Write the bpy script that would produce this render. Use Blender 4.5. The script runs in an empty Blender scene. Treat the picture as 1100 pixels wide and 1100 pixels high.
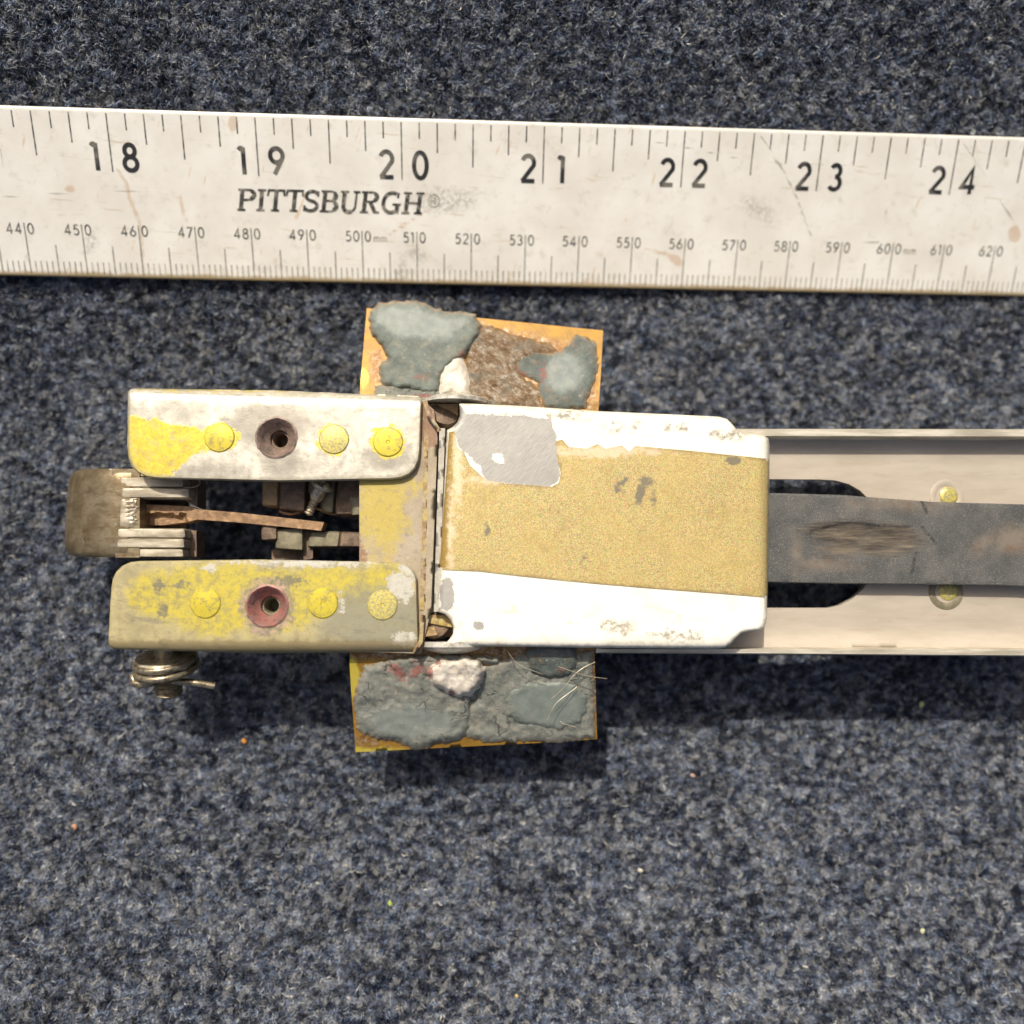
import bpy, math, random
import numpy as np
from mathutils import Vector, Matrix, noise as mnoise
from mathutils.geometry import delaunay_2d_cdt

# ------------------------------------------------------------------ camera, sky, sun, exposure
sc = bpy.context.scene
sc.unit_settings.scale_length = 0.01            # one unit is one centimetre
F = 860.0                                        # focal length in pixels of an 1100 px wide picture
HC = 15.2                                        # camera height above the carpet backing
CAM_ROT = Matrix.Rotation(math.radians(5.0), 3, 'X') @ Matrix.Rotation(math.radians(-1.5), 3, 'Y')
CAM_LOC = Vector((0.0, 0.0, HC))
cd = bpy.data.cameras.new('camera')
cd.sensor_width = 36.0
cd.lens = F / 1100.0 * 36.0
cd.clip_start = 0.1
cd.clip_end = 500.0
cd.dof.use_dof = True
cd.dof.focus_distance = 13.15
cd.dof.aperture_fstop = 0.075
cam = bpy.data.objects.new('camera', cd)
sc.collection.objects.link(cam)
cam.matrix_world = Matrix.Translation(CAM_LOC) @ CAM_ROT.to_4x4()
sc.camera = cam

SUN = Vector((-0.25, 0.70, 1.0)).normalized()    # towards the sun
w = bpy.data.worlds.new('World')
sc.world = w
w.use_nodes = True
wn = w.node_tree
bg = wn.nodes['Background']
sky = wn.nodes.new('ShaderNodeTexSky')
sky.sky_type = 'NISHITA'
sky.sun_disc = False
sky.air_density = 0.7
sky.dust_density = 6.0
sky.ozone_density = 0.0
sky.sun_elevation = math.asin(SUN.z)
sky.sun_rotation = math.atan2(SUN.x, SUN.y)
wn.links.new(sky.outputs[0], bg.inputs[0])
bg.inputs[1].default_value = 0.11
sd = bpy.data.lights.new('sun', 'SUN')
sd.energy = 4.0
sd.angle = math.radians(0.6)
sd.color = (1.0, 0.94, 0.83)
sun = bpy.data.objects.new('sun', sd)
sc.collection.objects.link(sun)
sun.rotation_euler = SUN.to_track_quat('Z', 'Y').to_euler()
sc.view_settings.view_transform = 'Standard'
sc.view_settings.look = 'None'
sc.view_settings.exposure = 0.04
sc.view_settings.gamma = 1.0
sc.cycles.use_adaptive_sampling = True
sc.cycles.adaptive_threshold = 0.025
sc.cycles.max_bounces = 5
sc.cycles.diffuse_bounces = 3
sc.cycles.glossy_bounces = 3

# ------------------------------------------------------------------ geometry helpers
RC = np.array(CAM_ROT)
CL = np.array(CAM_LOC)


def W(px, py, z):
    """Points on the height z seen along the given picture coordinates (vectorised)."""
    px, py, z = np.broadcast_arrays(np.asarray(px, float), np.asarray(py, float), np.asarray(z, float))
    d = np.stack([(px - 550) / F, -(py - 550) / F, -np.ones_like(px)], -1) @ RC.T
    t = (z - CL[2]) / d[..., 2]
    return CL + d * t[..., None]


def w1(px, py, z):
    return Vector(W(px, py, z).tolist())


def rgb(h, k=1.0):
    c = [int(h[i:i + 2], 16) / 255 for i in (0, 2, 4)]
    return tuple((x / 12.92 if x < 0.04045 else ((x + 0.055) / 1.055) ** 2.4) * k for x in c) + (1,)


def sdf(poly, x, y):
    """Signed distance to a polygon, positive inside."""
    p = np.asarray(poly, float)
    q = np.roll(p, -1, 0)
    x = np.asarray(x, float); y = np.asarray(y, float)
    best = np.full(x.shape, 1e9)
    inside = np.zeros(x.shape, bool)
    for (ax, ay), (bx, by) in zip(p, q):
        ex, ey = bx - ax, by - ay
        L = ex * ex + ey * ey + 1e-12
        t = np.clip(((x - ax) * ex + (y - ay) * ey) / L, 0, 1)
        best = np.minimum(best, np.hypot(x - ax - t * ex, y - ay - t * ey))
        c = (ay > y) != (by > y)
        with np.errstate(divide='ignore', invalid='ignore'):
            xi = ex * (y - ay) / (ey if ey != 0 else 1e-12) + ax
        inside ^= c & (x < xi)
    return np.where(inside, best, -best)


def ell(cx, cy, rx, ry, a=0.0):
    c, s = math.cos(math.radians(a)), math.sin(math.radians(a))

    def f(x, y):
        u = (x - cx) * c + (y - cy) * s
        v = -(x - cx) * s + (y - cy) * c
        return (1 - np.hypot(u / rx, v / ry)) * min(rx, ry)
    return f


def poly(*p):
    return lambda x, y: sdf(p, x, y)


def union(*fs):
    def f(x, y):
        r = fs[0](x, y)
        for g in fs[1:]:
            r = np.maximum(r, g(x, y))
        return r
    return f


def minus(a, *bs):
    def f(x, y):
        r = a(x, y)
        for b in bs:
            r = np.minimum(r, -b(x, y))
        return r
    return f


def rounded(pts, rad, n=5):
    """Polygon with its corners rounded (rad: number or one per corner)."""
    out = []
    N = len(pts)
    rads = rad if isinstance(rad, (list, tuple)) else [rad] * N
    for i in range(N):
        p = Vector(pts[i]); a = Vector(pts[i - 1]); b = Vector(pts[(i + 1) % N])
        r = rads[i]
        if r <= 0:
            out.append(tuple(p)); continue
        da = (a - p); db = (b - p)
        r1 = min(r, da.length * 0.48, db.length * 0.48)
        A = p + da.normalized() * r1
        B = p + db.normalized() * r1
        for k in range(n + 1):
            t = k / n
            out.append(tuple(A * (1 - t) ** 2 + p * 2 * t * (1 - t) + B * t * t))
    return out


def resample(pl, step):
    out = []
    for i in range(len(pl)):
        a = np.array(pl[i], float); b = np.array(pl[(i + 1) % len(pl)], float)
        L = np.hypot(*(b - a))
        if L < 1e-6:
            continue
        n = max(1, int(round(L / step)))
        for k in range(n):
            out.append(a + (b - a) * k / n)
    return np.array(out)


def link(o, parent=None):
    sc.collection.objects.link(o)
    if parent is not None:
        o.parent = parent
    return o


def mesh_obj(name, verts, faces, mat, parent=None, smooth=40, attrs=None):
    """verts in world space; stored relative to the parent thing's base."""
    v = np.asarray(verts, float)
    if parent is not None:
        off = np.array(ABS[parent.name])
        v = v - off
    me = bpy.data.meshes.new(name)
    me.from_pydata(v.tolist(), [], [list(map(int, f)) for f in faces])
    me.validate()
    if attrs:
        for k, val in attrs.items():
            a = me.attributes.new(k, 'FLOAT', 'POINT')
            a.data.foreach_set('value', np.asarray(val, np.float32))
    if smooth:
        me.polygons.foreach_set('use_smooth', [True] * len(me.polygons))
        me.set_sharp_from_angle(angle=math.radians(smooth))
    if mat:
        me.materials.append(mat)
    me.update()
    o = bpy.data.objects.new(name, me)
    link(o, parent)
    ABS[o.name] = ABS[parent.name] if parent is not None else (0, 0, 0)
    return o


ABS = {}


def thing(name, label, cat, loc, group=None):
    o = bpy.data.objects.new(name, None)
    o.empty_display_size = 0.5
    link(o)
    o.location = loc
    o['label'] = label
    o['category'] = cat
    if group:
        o['group'] = group
    ABS[o.name] = tuple(loc)
    return o


def sheet(name, outline, ztop, zbot, mat, parent, step=4.0, holes=(), insets=(), attrs=None, smooth=40, back=True, jitter=0.25, seed=1):
    """A solid plate traced round outline (picture coordinates), top at ztop(px,py), bottom at zbot."""
    rng = np.random.RandomState(seed)
    loops = [resample(outline, step)] + [resample(h, max(1.5, step * 0.6)) for h in holes]
    pts = []
    edges = []
    bloops = []
    for L in loops:
        s = len(pts)
        pts += [tuple(p) for p in L]
        n = len(L)
        edges += [(s + i, s + (i + 1) % n) for i in range(n)]
        bloops.append(list(range(s, s + n)))
    ring = []
    for L in loops[:1]:
        nx = np.roll(L, -1, 0) - np.roll(L, 1, 0)
        nn = np.stack([-nx[:, 1], nx[:, 0]], 1) / (np.hypot(nx[:, 0], nx[:, 1])[:, None] + 1e-9)
        for d in insets:
            for sg in (1, -1):
                c = L + nn * d * sg
                dd = sdf(outline, c[:, 0], c[:, 1])
                ring.append(c[(dd > d * 0.8)])
    mn = loops[0].min(0); mx = loops[0].max(0)
    gx, gy = np.meshgrid(np.arange(mn[0], mx[0], step), np.arange(mn[1], mx[1], step))
    g = np.stack([gx.ravel(), gy.ravel()], 1) + rng.uniform(-jitter, jitter, (gx.size, 2)) * step
    lim = max([step * 0.6] + [i + step * 0.4 for i in insets])
    g = g[sdf(outline, g[:, 0], g[:, 1]) > lim]
    cand = np.concatenate([g] + ring) if ring else g
    for h in holes:
        cand = cand[sdf(h, cand[:, 0], cand[:, 1]) < -step * 0.45]
    allp = pts + [tuple(p) for p in cand]
    r = delaunay_2d_cdt([Vector(p) for p in allp], edges, [], 0, 1e-4)
    vo, fo, ov = r[0], r[2], r[3]
    P2 = np.array([tuple(v) for v in vo])
    F3 = np.array([f for f in fo if len(f) == 3])
    cen = P2[F3].mean(1)
    keep = sdf(outline, cen[:, 0], cen[:, 1]) > 0
    for h in holes:
        keep &= sdf(h, cen[:, 0], cen[:, 1]) < 0
    F3 = F3[keep]
    mapi = {}
    for newi, olds in enumerate(ov):
        for o_ in olds:
            mapi[o_] = newi
    zt = ztop(P2[:, 0], P2[:, 1]) if callable(ztop) else np.full(len(P2), float(ztop))
    V = W(P2[:, 0], P2[:, 1], zt)
    # picture y runs down: flip to face up
    a, b, c = V[F3[:, 0]], V[F3[:, 1]], V[F3[:, 2]]
    nz = np.cross(b - a, c - a)[:, 2]
    F3 = np.where((nz < 0)[:, None], F3[:, ::-1], F3)
    faces = [tuple(f) for f in F3]
    n0 = len(V)
    if back:
        zb = zbot(P2[:, 0], P2[:, 1]) if callable(zbot) else np.full(len(P2), float(zbot))
        Vb = V.copy(); Vb[:, 2] = zb
        V = np.concatenate([V, Vb])
        faces += [tuple(int(i) + n0 for i in f[::-1]) for f in F3]
        for bl in bloops:
            ids = [mapi[i] for i in bl]
            for i in range(len(ids)):
                p, q = ids[i], ids[(i + 1) % len(ids)]
                if p != q:
                    faces.append((p, q, q + n0, p + n0))
    at = {}
    for k, fn in (attrs or {}).items():
        v = np.clip(fn(P2[:, 0], P2[:, 1]), -30, 30)
        at[k] = np.concatenate([v, v]) if back else v
    o = mesh_obj(name, V, faces, mat, parent, smooth, at)
    import bmesh
    bm = bmesh.new(); bm.from_mesh(o.data)
    lone = [v for v in bm.verts if not v.link_faces]
    bmesh.ops.delete(bm, geom=lone, context='VERTS')
    if back:
        bmesh.ops.recalc_face_normals(bm, faces=bm.faces)
    bm.to_mesh(o.data); bm.free()
    o.data.set_sharp_from_angle(angle=math.radians(smooth or 1))
    return o


def bevelz(outline, z, r_cm, rpx):
    def f(x, y):
        d = np.clip(sdf(outline, x, y), 0, rpx) / rpx
        return z - r_cm * (1 - np.sqrt(np.clip(1 - (1 - d) ** 2, 0, 1)))
    return f


def bendz(outline, z, r_cm, rpx, ex, edge):
    """Flat plate with a crisp edge, bent down along edge(x, y) (picture pixels from the bend line)."""
    def f(x, y):
        d0 = np.clip(sdf(outline, x, y), 0, ex) / ex
        d1 = np.clip(edge(x, y), 0, rpx) / rpx
        return z - 0.025 * (1 - np.sqrt(1 - (1 - d0) ** 2)) - r_cm * (1 - np.sqrt(np.clip(1 - (1 - d1) ** 2, 0, 1)))
    return f


def nz3(x, y, s, seed=0, octv=4):
    x = np.atleast_1d(x); y = np.atleast_1d(y)
    return np.array([mnoise.fractal(Vector((a * s, b * s, seed * 7.3)), 0.9, 2.1, octv) for a, b in zip(x.ravel(), y.ravel())]).reshape(x.shape)


def lathe(name, prof, centre, axis, mat, parent, n=32, smooth=35, jig=0.0, attrs=None):
    """prof: list of (radius, height along axis)."""
    ax = Vector(axis).normalized()
    q = ax.to_track_quat('Z', 'Y').to_matrix()
    V = []; Fc = []
    m = len(prof)
    rnd = random.Random(len(name) * 7 + n)
    for i in range(n):
        a = 2 * math.pi * i / n
        k = 1 + jig * (rnd.random() - 0.5)
        for r, h in prof:
            V.append(tuple(Vector(centre) + q @ Vector((r * k * math.cos(a), r * k * math.sin(a), h))))
    for i in range(n):
        for j in range(m - 1):
            a, b = i * m + j, ((i + 1) % n) * m + j
            Fc.append((a, b, b + 1, a + 1))
    o = mesh_obj(name, V, Fc, mat, parent, smooth)
    import bmesh
    bm = bmesh.new(); bm.from_mesh(o.data)
    bmesh.ops.remove_doubles(bm, verts=bm.verts, dist=1e-5)
    bmesh.ops.recalc_face_normals(bm, faces=bm.faces)
    bm.to_mesh(o.data); bm.free()
    o.data.set_sharp_from_angle(angle=math.radians(smooth))
    return o


def tube(name, path, r, mat, parent, n=10, closed=False, taper=None, smooth=50):
    P = [Vector(p) for p in path]
    V = []; Fc = []
    N = len(P)
    up = Vector((0.13, 0.21, 0.97))
    for i, p in enumerate(P):
        t = (P[min(i + 1, N - 1)] - P[max(i - 1, 0)]).normalized()
        s = t.cross(up)
        if s.length < 0.1:
            s = t.cross(Vector((1, 0, 0)))
        s.normalize(); u = s.cross(t)
        rr = r * (taper(i / (N - 1)) if taper else 1)
        for k in range(n):
            a = 2 * math.pi * k / n
            V.append(tuple(p + (s * math.cos(a) + u * math.sin(a)) * rr))
    for i in range(N - 1):
        for k in range(n):
            a = i * n + k; b = i * n + (k + 1) % n
            Fc.append((a, b, b + n, a + n))
    Fc.append(tuple(range(n))[::-1])
    Fc.append(tuple(range((N - 1) * n, N * n)))
    return mesh_obj(name, V, Fc, mat, parent, smooth)


# ------------------------------------------------------------------ material helpers
class Mat:
    def __init__(s, name):
        s.m = bpy.data.materials.new(name)
        s.m.use_nodes = True
        s.t = s.m.node_tree
        s.b = s.t.nodes['Principled BSDF']
        s.geo = s.t.nodes.new('ShaderNodeNewGeometry').outputs['Position']

    def set(s, sock, v):
        if hasattr(v, 'is_linked') or isinstance(v, bpy.types.NodeSocket):
            s.t.links.new(v, sock)
        else:
            sock.default_value = v

    def vec(s, scale=(1, 1, 1), rot=0.0):
        n = s.t.nodes.new('ShaderNodeMapping')
        n.inputs['Rotation'].default_value = (0, 0, math.radians(rot))
        s.t.links.new(s.geo, n.inputs['Vector'])
        n2 = s.t.nodes.new('ShaderNodeMapping')
        n2.inputs['Scale'].default_value = scale
        s.t.links.new(n.outputs[0], n2.inputs['Vector'])
        return n2.outputs[0]

    def noise(s, scale, detail=3, rough=0.55, vec=None, dist=0.0, col=False):
        n = s.t.nodes.new('ShaderNodeTexNoise')
        s.t.links.new(vec or s.geo, n.inputs['Vector'])
        n.inputs['Scale'].default_value = scale
        n.inputs['Detail'].default_value = detail
        n.inputs['Roughness'].default_value = rough
        n.inputs['Distortion'].default_value = dist
        return n.outputs['Color' if col else 'Fac']

    def voro(s, scale, feature='F1', out='Distance', vec=None, rnd=1.0):
        n = s.t.nodes.new('ShaderNodeTexVoronoi')
        n.feature = feature
        s.t.links.new(vec or s.geo, n.inputs['Vector'])
        n.inputs['Scale'].default_value = scale
        n.inputs['Randomness'].default_value = rnd
        return n.outputs[out]

    def attr(s, name, out='Fac'):
        n = s.t.nodes.new('ShaderNodeAttribute')
        n.attribute_name = name
        return n.outputs[out]

    def math(s, op, a, b=0.0, c=0.0):
        n = s.t.nodes.new('ShaderNodeMath')
        n.operation = op
        s.set(n.inputs[0], a); s.set(n.inputs[1], b); s.set(n.inputs[2], c)
        return n.outputs[0]

    def ss(s, v, lo, hi, a=0.0, b=1.0):
        n = s.t.nodes.new('ShaderNodeMapRange')
        n.interpolation_type = 'SMOOTHSTEP'
        s.set(n.inputs['Value'], v)
        n.inputs['From Min'].default_value = lo
        n.inputs['From Max'].default_value = hi
        n.inputs['To Min'].default_value = a
        n.inputs['To Max'].default_value = b
        return n.outputs['Result']

    def mix(s, f, a, b, mode='MIX'):
        n = s.t.nodes.new('ShaderNodeMix')
        n.data_type = 'RGBA'
        n.blend_type = mode
        s.set(n.inputs[0], f); s.set(n.inputs[6], a); s.set(n.inputs[7], b)
        return n.outputs[2]

    def ramp(s, f, stops):
        n = s.t.nodes.new('ShaderNodeValToRGB')
        cr = n.color_ramp
        while len(cr.elements) < len(stops):
            cr.elements.new(0.5)
        for e, (p, c) in zip(cr.elements, stops):
            e.position = p; e.color = c
        s.t.links.new(f, n.inputs[0])
        return n.outputs[0]

    def mask(s, name, amp=6.0, scale=9.0, w=0.6, rough=0.65, off=0.0, vec=None):
        """Ragged-edged area: attribute (distance in picture pixels, positive inside) plus noise."""
        n = s.noise(scale, 6, rough, vec)
        v = s.math('ADD', s.attr(name), s.math('MULTIPLY', s.math('SUBTRACT', n, 0.5), amp * 3.6))
        return s.ss(v, -w + off, w + off)

    def bump(s, h, strength=0.3, dist=0.02, normal=None):
        n = s.t.nodes.new('ShaderNodeBump')
        n.inputs['Strength'].default_value = strength
        n.inputs['Distance'].default_value = dist
        s.set(n.inputs['Height'], h)
        if normal is not None:
            s.t.links.new(normal, n.inputs['Normal'])
        return n.outputs[0]

    def out(s, col, rough=0.5, metal=0.0, normal=None, spec=None):
        s.set(s.b.inputs['Base Color'], col)
        s.set(s.b.inputs['Roughness'], rough)
        s.set(s.b.inputs['Metallic'], metal)
        if spec is not None:
            s.b.inputs['Specular IOR Level'].default_value = spec
        if normal is not None:
            s.t.links.new(normal, s.b.inputs['Normal'])
        return s.m


# ------------------------------------------------------------------ ruler pose (plane fitted to its printed scale)
RR = np.array([0.313704255, -0.0524233022, 0.0136140132])
th = np.linalg.norm(RR); k_ = RR / th
K_ = np.array([[0, -k_[2], k_[1]], [k_[2], 0, -k_[0]], [-k_[1], k_[0], 0]])
R_fit = np.eye(3) + math.sin(th) * K_ + (1 - math.cos(th)) * K_ @ K_
t_fit = np.array([0.240546979, -6.93763971, 14.2211741])
DD = np.diag([1., -1., -1.])
Rw = RC @ DD @ R_fit              # ruler axes in the world: X along, Y down the width, Z into the ground
tw = RC @ DD @ t_fit + CL
RUL_W = 2.82
RUL_T = 0.10


def ruler_pt(X, Y):
    """X in cm from 53 cm mark, Y from the inch edge."""
    return tw + Rw[:, 0] * X + Rw[:, 1] * Y


rn = -Rw[:, 2]                    # upward normal


def ruler_plane_z(x, y):
    return tw[2] - (rn[0] * (x - tw[0]) + rn[1] * (y - tw[1])) / rn[2]


# ------------------------------------------------------------------ carpet (structure) and its pile
def carpet_z(x, y):
    p = ruler_plane_z(x, y) - RUL_T - 0.26
    p = np.minimum(p, 2.6 - 0.9 * np.log1p(np.exp((2.2 - p) / 0.9)) * 0 + 0 * p)   # cap
    k = 0.16
    z = k * np.log1p(np.exp(np.clip(p / k, -40, 40)))
    cap = 2.4 + 0.03 * np.maximum(y - 8.5, 0)
    z = cap - 0.25 * np.log1p(np.exp(np.clip((cap - z) / 0.25, -40, 40)))
    return z + 0.10 * np.log1p(np.exp((-y - 4.6) / 0.9)) - 0.22 / (1 + np.exp((y - 4.3) / 0.4)) + 0.03 * np.sin(x * 0.7 + 1) * np.cos(y * 0.55)


X0, X1, Y0, Y1 = -13.5, 13.5, -12.5, 12.5
gx = np.arange(X0, X1 + .01, 0.25); gy = np.arange(Y0, Y1 + .01, 0.25)
GX, GY = np.meshgrid(gx, gy)
GZ = carpet_z(GX, GY)
nv = len(gx)
cv = np.stack([GX.ravel(), GY.ravel(), GZ.ravel()], 1)
cf = [(j * nv + i, j * nv + i + 1, (j + 1) * nv + i + 1, (j + 1) * nv + i) for j in range(len(gy) - 1) for i in range(nv - 1)]
m = Mat('carpet_backing')
mat_backing = m.out(m.ramp(m.noise(14, 4), [(0.3, rgb('0c1018')), (0.7, rgb('1c222e'))]), 0.95, spec=0.1)
carpet = mesh_obj('carpet', cv, cf, mat_backing, None, 60)
carpet['kind'] = 'structure'

m = Mat('carpet_fibre')
fc = m.attr('fibre_tone')
blue = m.ramp(fc, [(0.0, rgb('10141d')), (0.22, rgb('1a2a42')), (0.45, rgb('2c4a74')), (0.68, rgb('587aa4')), (0.85, rgb('a6b8c8')), (1.0, rgb('e6dfca'))])
taupe = m.ramp(fc, [(0.0, rgb('121316')), (0.22, rgb('2c2f35')), (0.45, rgb('55565a')), (0.68, rgb('8a867c')), (0.85, rgb('b5ab95')), (1.0, rgb('eee2c2'))])
hue = m.math('ADD', m.math('MULTIPLY', m.noise(1.4, 4, 0.6), 0.2), m.math('MULTIPLY', m.noise(11, 4, 0.7), 0.8))
col = m.mix(m.ss(hue, 0.49, 0.62), blue, taupe)
tuft = m.math('ADD', m.math('MULTIPLY', m.noise(6.5, 5, 0.72, m.vec((0.6, 1.0, 1.0), -3)), 0.8), m.math('MULTIPLY', m.noise(1.1, 3, 0.6), 0.2))
col = m.mix(m.ss(tuft, 0.41, 0.60), m.mix(1.0, col, rgb('6f727e'), 'MULTIPLY'), m.mix(0.27, col, rgb('b6b7b8')))
cell = m.voro(10.5, out='Color', vec=m.mix(.10, m.geo, m.noise(9, 3, col=True)))
cv_ = m.math('MULTIPLY', m.math('ADD', m.math('MULTIPLY', cell, 1.0), 0.0), 1.0)
col = m.mix(m.ss(cv_, 0.25, 0.5, 0.75, 0.0), col, m.mix(1.0, col, rgb('8a8d98'), 'MULTIPLY'))
col = m.mix(m.ss(cv_, 0.6, 0.85, 0.0, 0.30), col, rgb('c4c3bd'))
mat_fibre = m.out(col, 0.55, spec=0.35)


def pile_patch(seed, size=1.25, n=2300):
    rng = np.random.RandomState(seed)
    tufts = rng.uniform(-size / 2, size / 2, (70, 2))
    th_ = rng.uniform(0.6, 1.15, 70)
    base = rng.uniform(-size / 2, size / 2, (n, 2))
    d = np.hypot(base[:, None, 0] - tufts[None, :, 0], base[:, None, 1] - tufts[None, :, 1])
    ti = d.argmin(1)
    S = 5
    z0 = rng.uniform(0.0, 0.05, n)
    h = rng.uniform(0.07, 0.19, n) * th_[ti] * np.clip(1.25 - d.min(1) * 3.0, 0.6, 1.2)
    ang = rng.uniform(0, 2 * math.pi, n)
    curl = rng.normal(0, 1.1, n)
    step = rng.uniform(0.022, 0.05, n)
    pos = np.zeros((n, S + 1, 3))
    pos[:, 0, :2] = base; pos[:, 0, 2] = z0
    dirs = []
    a = ang.copy()
    for s in range(S):
        a = a + curl * 0.55 + rng.normal(0, 0.35, n)
        lift = math.cos(s / S * 2.6 + 0.25)
        pos[:, s + 1, 0] = pos[:, s, 0] + np.cos(a) * step * (0.5 + 0.25 * s)
        pos[:, s + 1, 1] = pos[:, s, 1] + np.sin(a) * step * (0.5 + 0.25 * s)
        pos[:, s + 1, 2] = pos[:, s, 2] + h * lift * 0.42
    pos[..., 2] = np.clip(pos[..., 2], 0.0, 0.24)
    t = np.gradient(pos, axis=1)
    up = rng.normal(0, 0.45, (n, 1, 3)) + np.array([0, 0, 1.0])
    side = np.cross(t, np.broadcast_to(up, t.shape))
    side /= np.linalg.norm(side, axis=2, keepdims=True) + 1e-9
    wd = rng.uniform(0.004, 0.010, n)[:, None, None] * np.linspace(1.0, 0.5, S + 1)[None, :, None]
    L = pos - side * wd; Rr = pos + side * wd
    V = np.stack([L, Rr], 2).reshape(-1, 3)
    q = np.arange(n)[:, None] * (2 * (S + 1)) + np.arange(S)[None, :] * 2
    q = q.ravel()
    faces = np.stack([q, q + 1, q + 3, q + 2], 1)
    tone = rng.beta(1.5, 2.1, n)
    tone = np.clip(tone * 0.85 + rng.normal(0, 0.10, 70)[ti] + 0.05, 0, 0.97)
    tone[rng.uniform(size=n) < 0.011] = 1.0
    me = bpy.data.meshes.new('carpet_pile_tuft')
    me.vertices.add(len(V)); me.vertices.foreach_set('co', V.ravel().astype(np.float32))
    me.loops.add(faces.size); me.loops.foreach_set('vertex_index', faces.ravel().astype(np.int32))
    me.polygons.add(len(faces))
    me.polygons.foreach_set('loop_start', np.arange(0, faces.size, 4, dtype=np.int32))
    at = me.attributes.new('fibre_tone', 'FLOAT', 'POINT')
    at.data.foreach_set('value', np.repeat(tone, 2 * (S + 1)).astype(np.float32))
    me.update(calc_edges=True)
    me.polygons.foreach_set('use_smooth', [True] * len(me.polygons))
    me.materials.append(mat_fibre)
    return bpy.data.objects.new('carpet_pile_tuft', me)


src = bpy.data.collections.new('pile_sources')
for s_ in range(6):
    src.objects.link(pile_patch(s_ + 11))
rng = np.random.RandomState(5)
SP = 0.72
px_, py_ = np.meshgrid(np.arange(X0 + .4, X1 - .3, SP), np.arange(Y0 + .4, Y1 - .3, SP))
pp = np.stack([px_.ravel(), py_.ravel()], 1) + rng.uniform(-.12, .12, (px_.size, 2))
zz = carpet_z(pp[:, 0], pp[:, 1])
e = 0.05
dzx = (carpet_z(pp[:, 0] + e, pp[:, 1]) - carpet_z(pp[:, 0] - e, pp[:, 1])) / (2 * e)
dzy = (carpet_z(pp[:, 0], pp[:, 1] + e) - carpet_z(pp[:, 0], pp[:, 1] - e)) / (2 * e)
rots = []
for a_, b_ in zip(dzx, dzy):
    n_ = Vector((-a_, -b_, 1)).normalized()
    q_ = n_.to_track_quat('Z', 'Y') @ Matrix.Rotation(rng.uniform(0, 6.28), 4, 'Z').to_quaternion()
    rots.append(tuple(q_.to_euler()))
me = bpy.data.meshes.new('carpet_pile')
me.from_pydata(np.column_stack([pp, zz]).tolist(), [], [])
at = me.attributes.new('rot', 'FLOAT_VECTOR', 'POINT'); at.data.foreach_set('vector', np.array(rots, np.float32).ravel())
at = me.attributes.new('pick', 'INT', 'POINT'); at.data.foreach_set('value', rng.randint(0, 6, len(pp)).astype(np.int32))
pile = bpy.data.objects.new('carpet_pile', me)
link(pile)
pile['kind'] = 'stuff'
pile['label'] = 'dark blue and grey flecked carpet pile under the metal part and the ruler'
pile['category'] = 'carpet'
ng = bpy.data.node_groups.new('pile_scatter', 'GeometryNodeTree')
ng.interface.new_socket('Geometry', in_out='INPUT', socket_type='NodeSocketGeometry')
ng.interface.new_socket('Geometry', in_out='OUTPUT', socket_type='NodeSocketGeometry')
gi = ng.nodes.new('NodeGroupInput'); go = ng.nodes.new('NodeGroupOutput')
ip = ng.nodes.new('GeometryNodeInstanceOnPoints')
m2p = ng.nodes.new('GeometryNodeMeshToPoints')
ci = ng.nodes.new('GeometryNodeCollectionInfo')
ci.inputs['Collection'].default_value = src
ci.inputs['Separate Children'].default_value = True
ci.inputs['Reset Children'].default_value = True
na = ng.nodes.new('GeometryNodeInputNamedAttribute'); na.data_type = 'FLOAT_VECTOR'; na.inputs['Name'].default_value = 'rot'
nb = ng.nodes.new('GeometryNodeInputNamedAttribute'); nb.data_type = 'INT'; nb.inputs['Name'].default_value = 'pick'
e2r = ng.nodes.new('FunctionNodeEulerToRotation')
L_ = ng.links.new
L_(gi.outputs[0], m2p.inputs['Mesh']); L_(m2p.outputs[0], ip.inputs['Points'])
L_(ci.outputs[0], ip.inputs['Instance']); ip.inputs['Pick Instance'].default_value = True
L_(na.outputs[0], e2r.inputs[0]); L_(e2r.outputs[0], ip.inputs['Rotation'])
L_(nb.outputs[0], ip.inputs['Instance Index'])
L_(ip.outputs[0], go.inputs[0])
md = pile.modifiers.new('scatter', 'NODES'); md.node_group = ng

# ------------------------------------------------------------------ ruler
m = Mat('ruler_enamel')
base = m.mix(m.ss(m.noise(1.1, 4), 0.3, 0.7), rgb('f2eee2'), rgb('e6e0d2'))
base = m.mix(m.ss(m.noise(5, 6, 0.7), 0.52, 0.75, 0, 0.35), base, rgb('b3a98e'))
sc_ = m.noise(3.0, 5, 0.6, m.vec((0.35, 4.5, 1), 4))
base = m.mix(m.ss(sc_, 0.63, 0.70, 0, 0.45), base, rgb('c2ad84'))
st = m.noise(2.2, 4, 0.6, m.vec((3.5, 0.6, 1), 20))
base = m.mix(m.ss(st, 0.66, 0.72, 0, 0.5), base, rgb('d0a45c'))
sp = m.noise(30, 4, 0.7)
base = m.mix(m.ss(sp, 0.66, 0.74, 0, 0.5), base, rgb('8a8168'))
base = m.mix(m.mask('edge_grime', 2.5, 3.5, 2.5), base, rgb('b7a27a'))
base = m.mix(m.math('MULTIPLY', m.math('MULTIPLY', m.mask('smudge', 7, 6, 6.0), m.ss(m.noise(14, 5, .75), .4, .6)), 0.55), base, rgb('8d877a'))
base = m.mix(m.math('MULTIPLY', m.mask('scratch', 0.35, 8, 0.5), 0.6), base, rgb('77705f'))
base = m.mix(m.math('MULTIPLY', m.mask('rust', 1.6, 5, 1.2), 0.4), base, rgb('b98634'))
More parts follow.
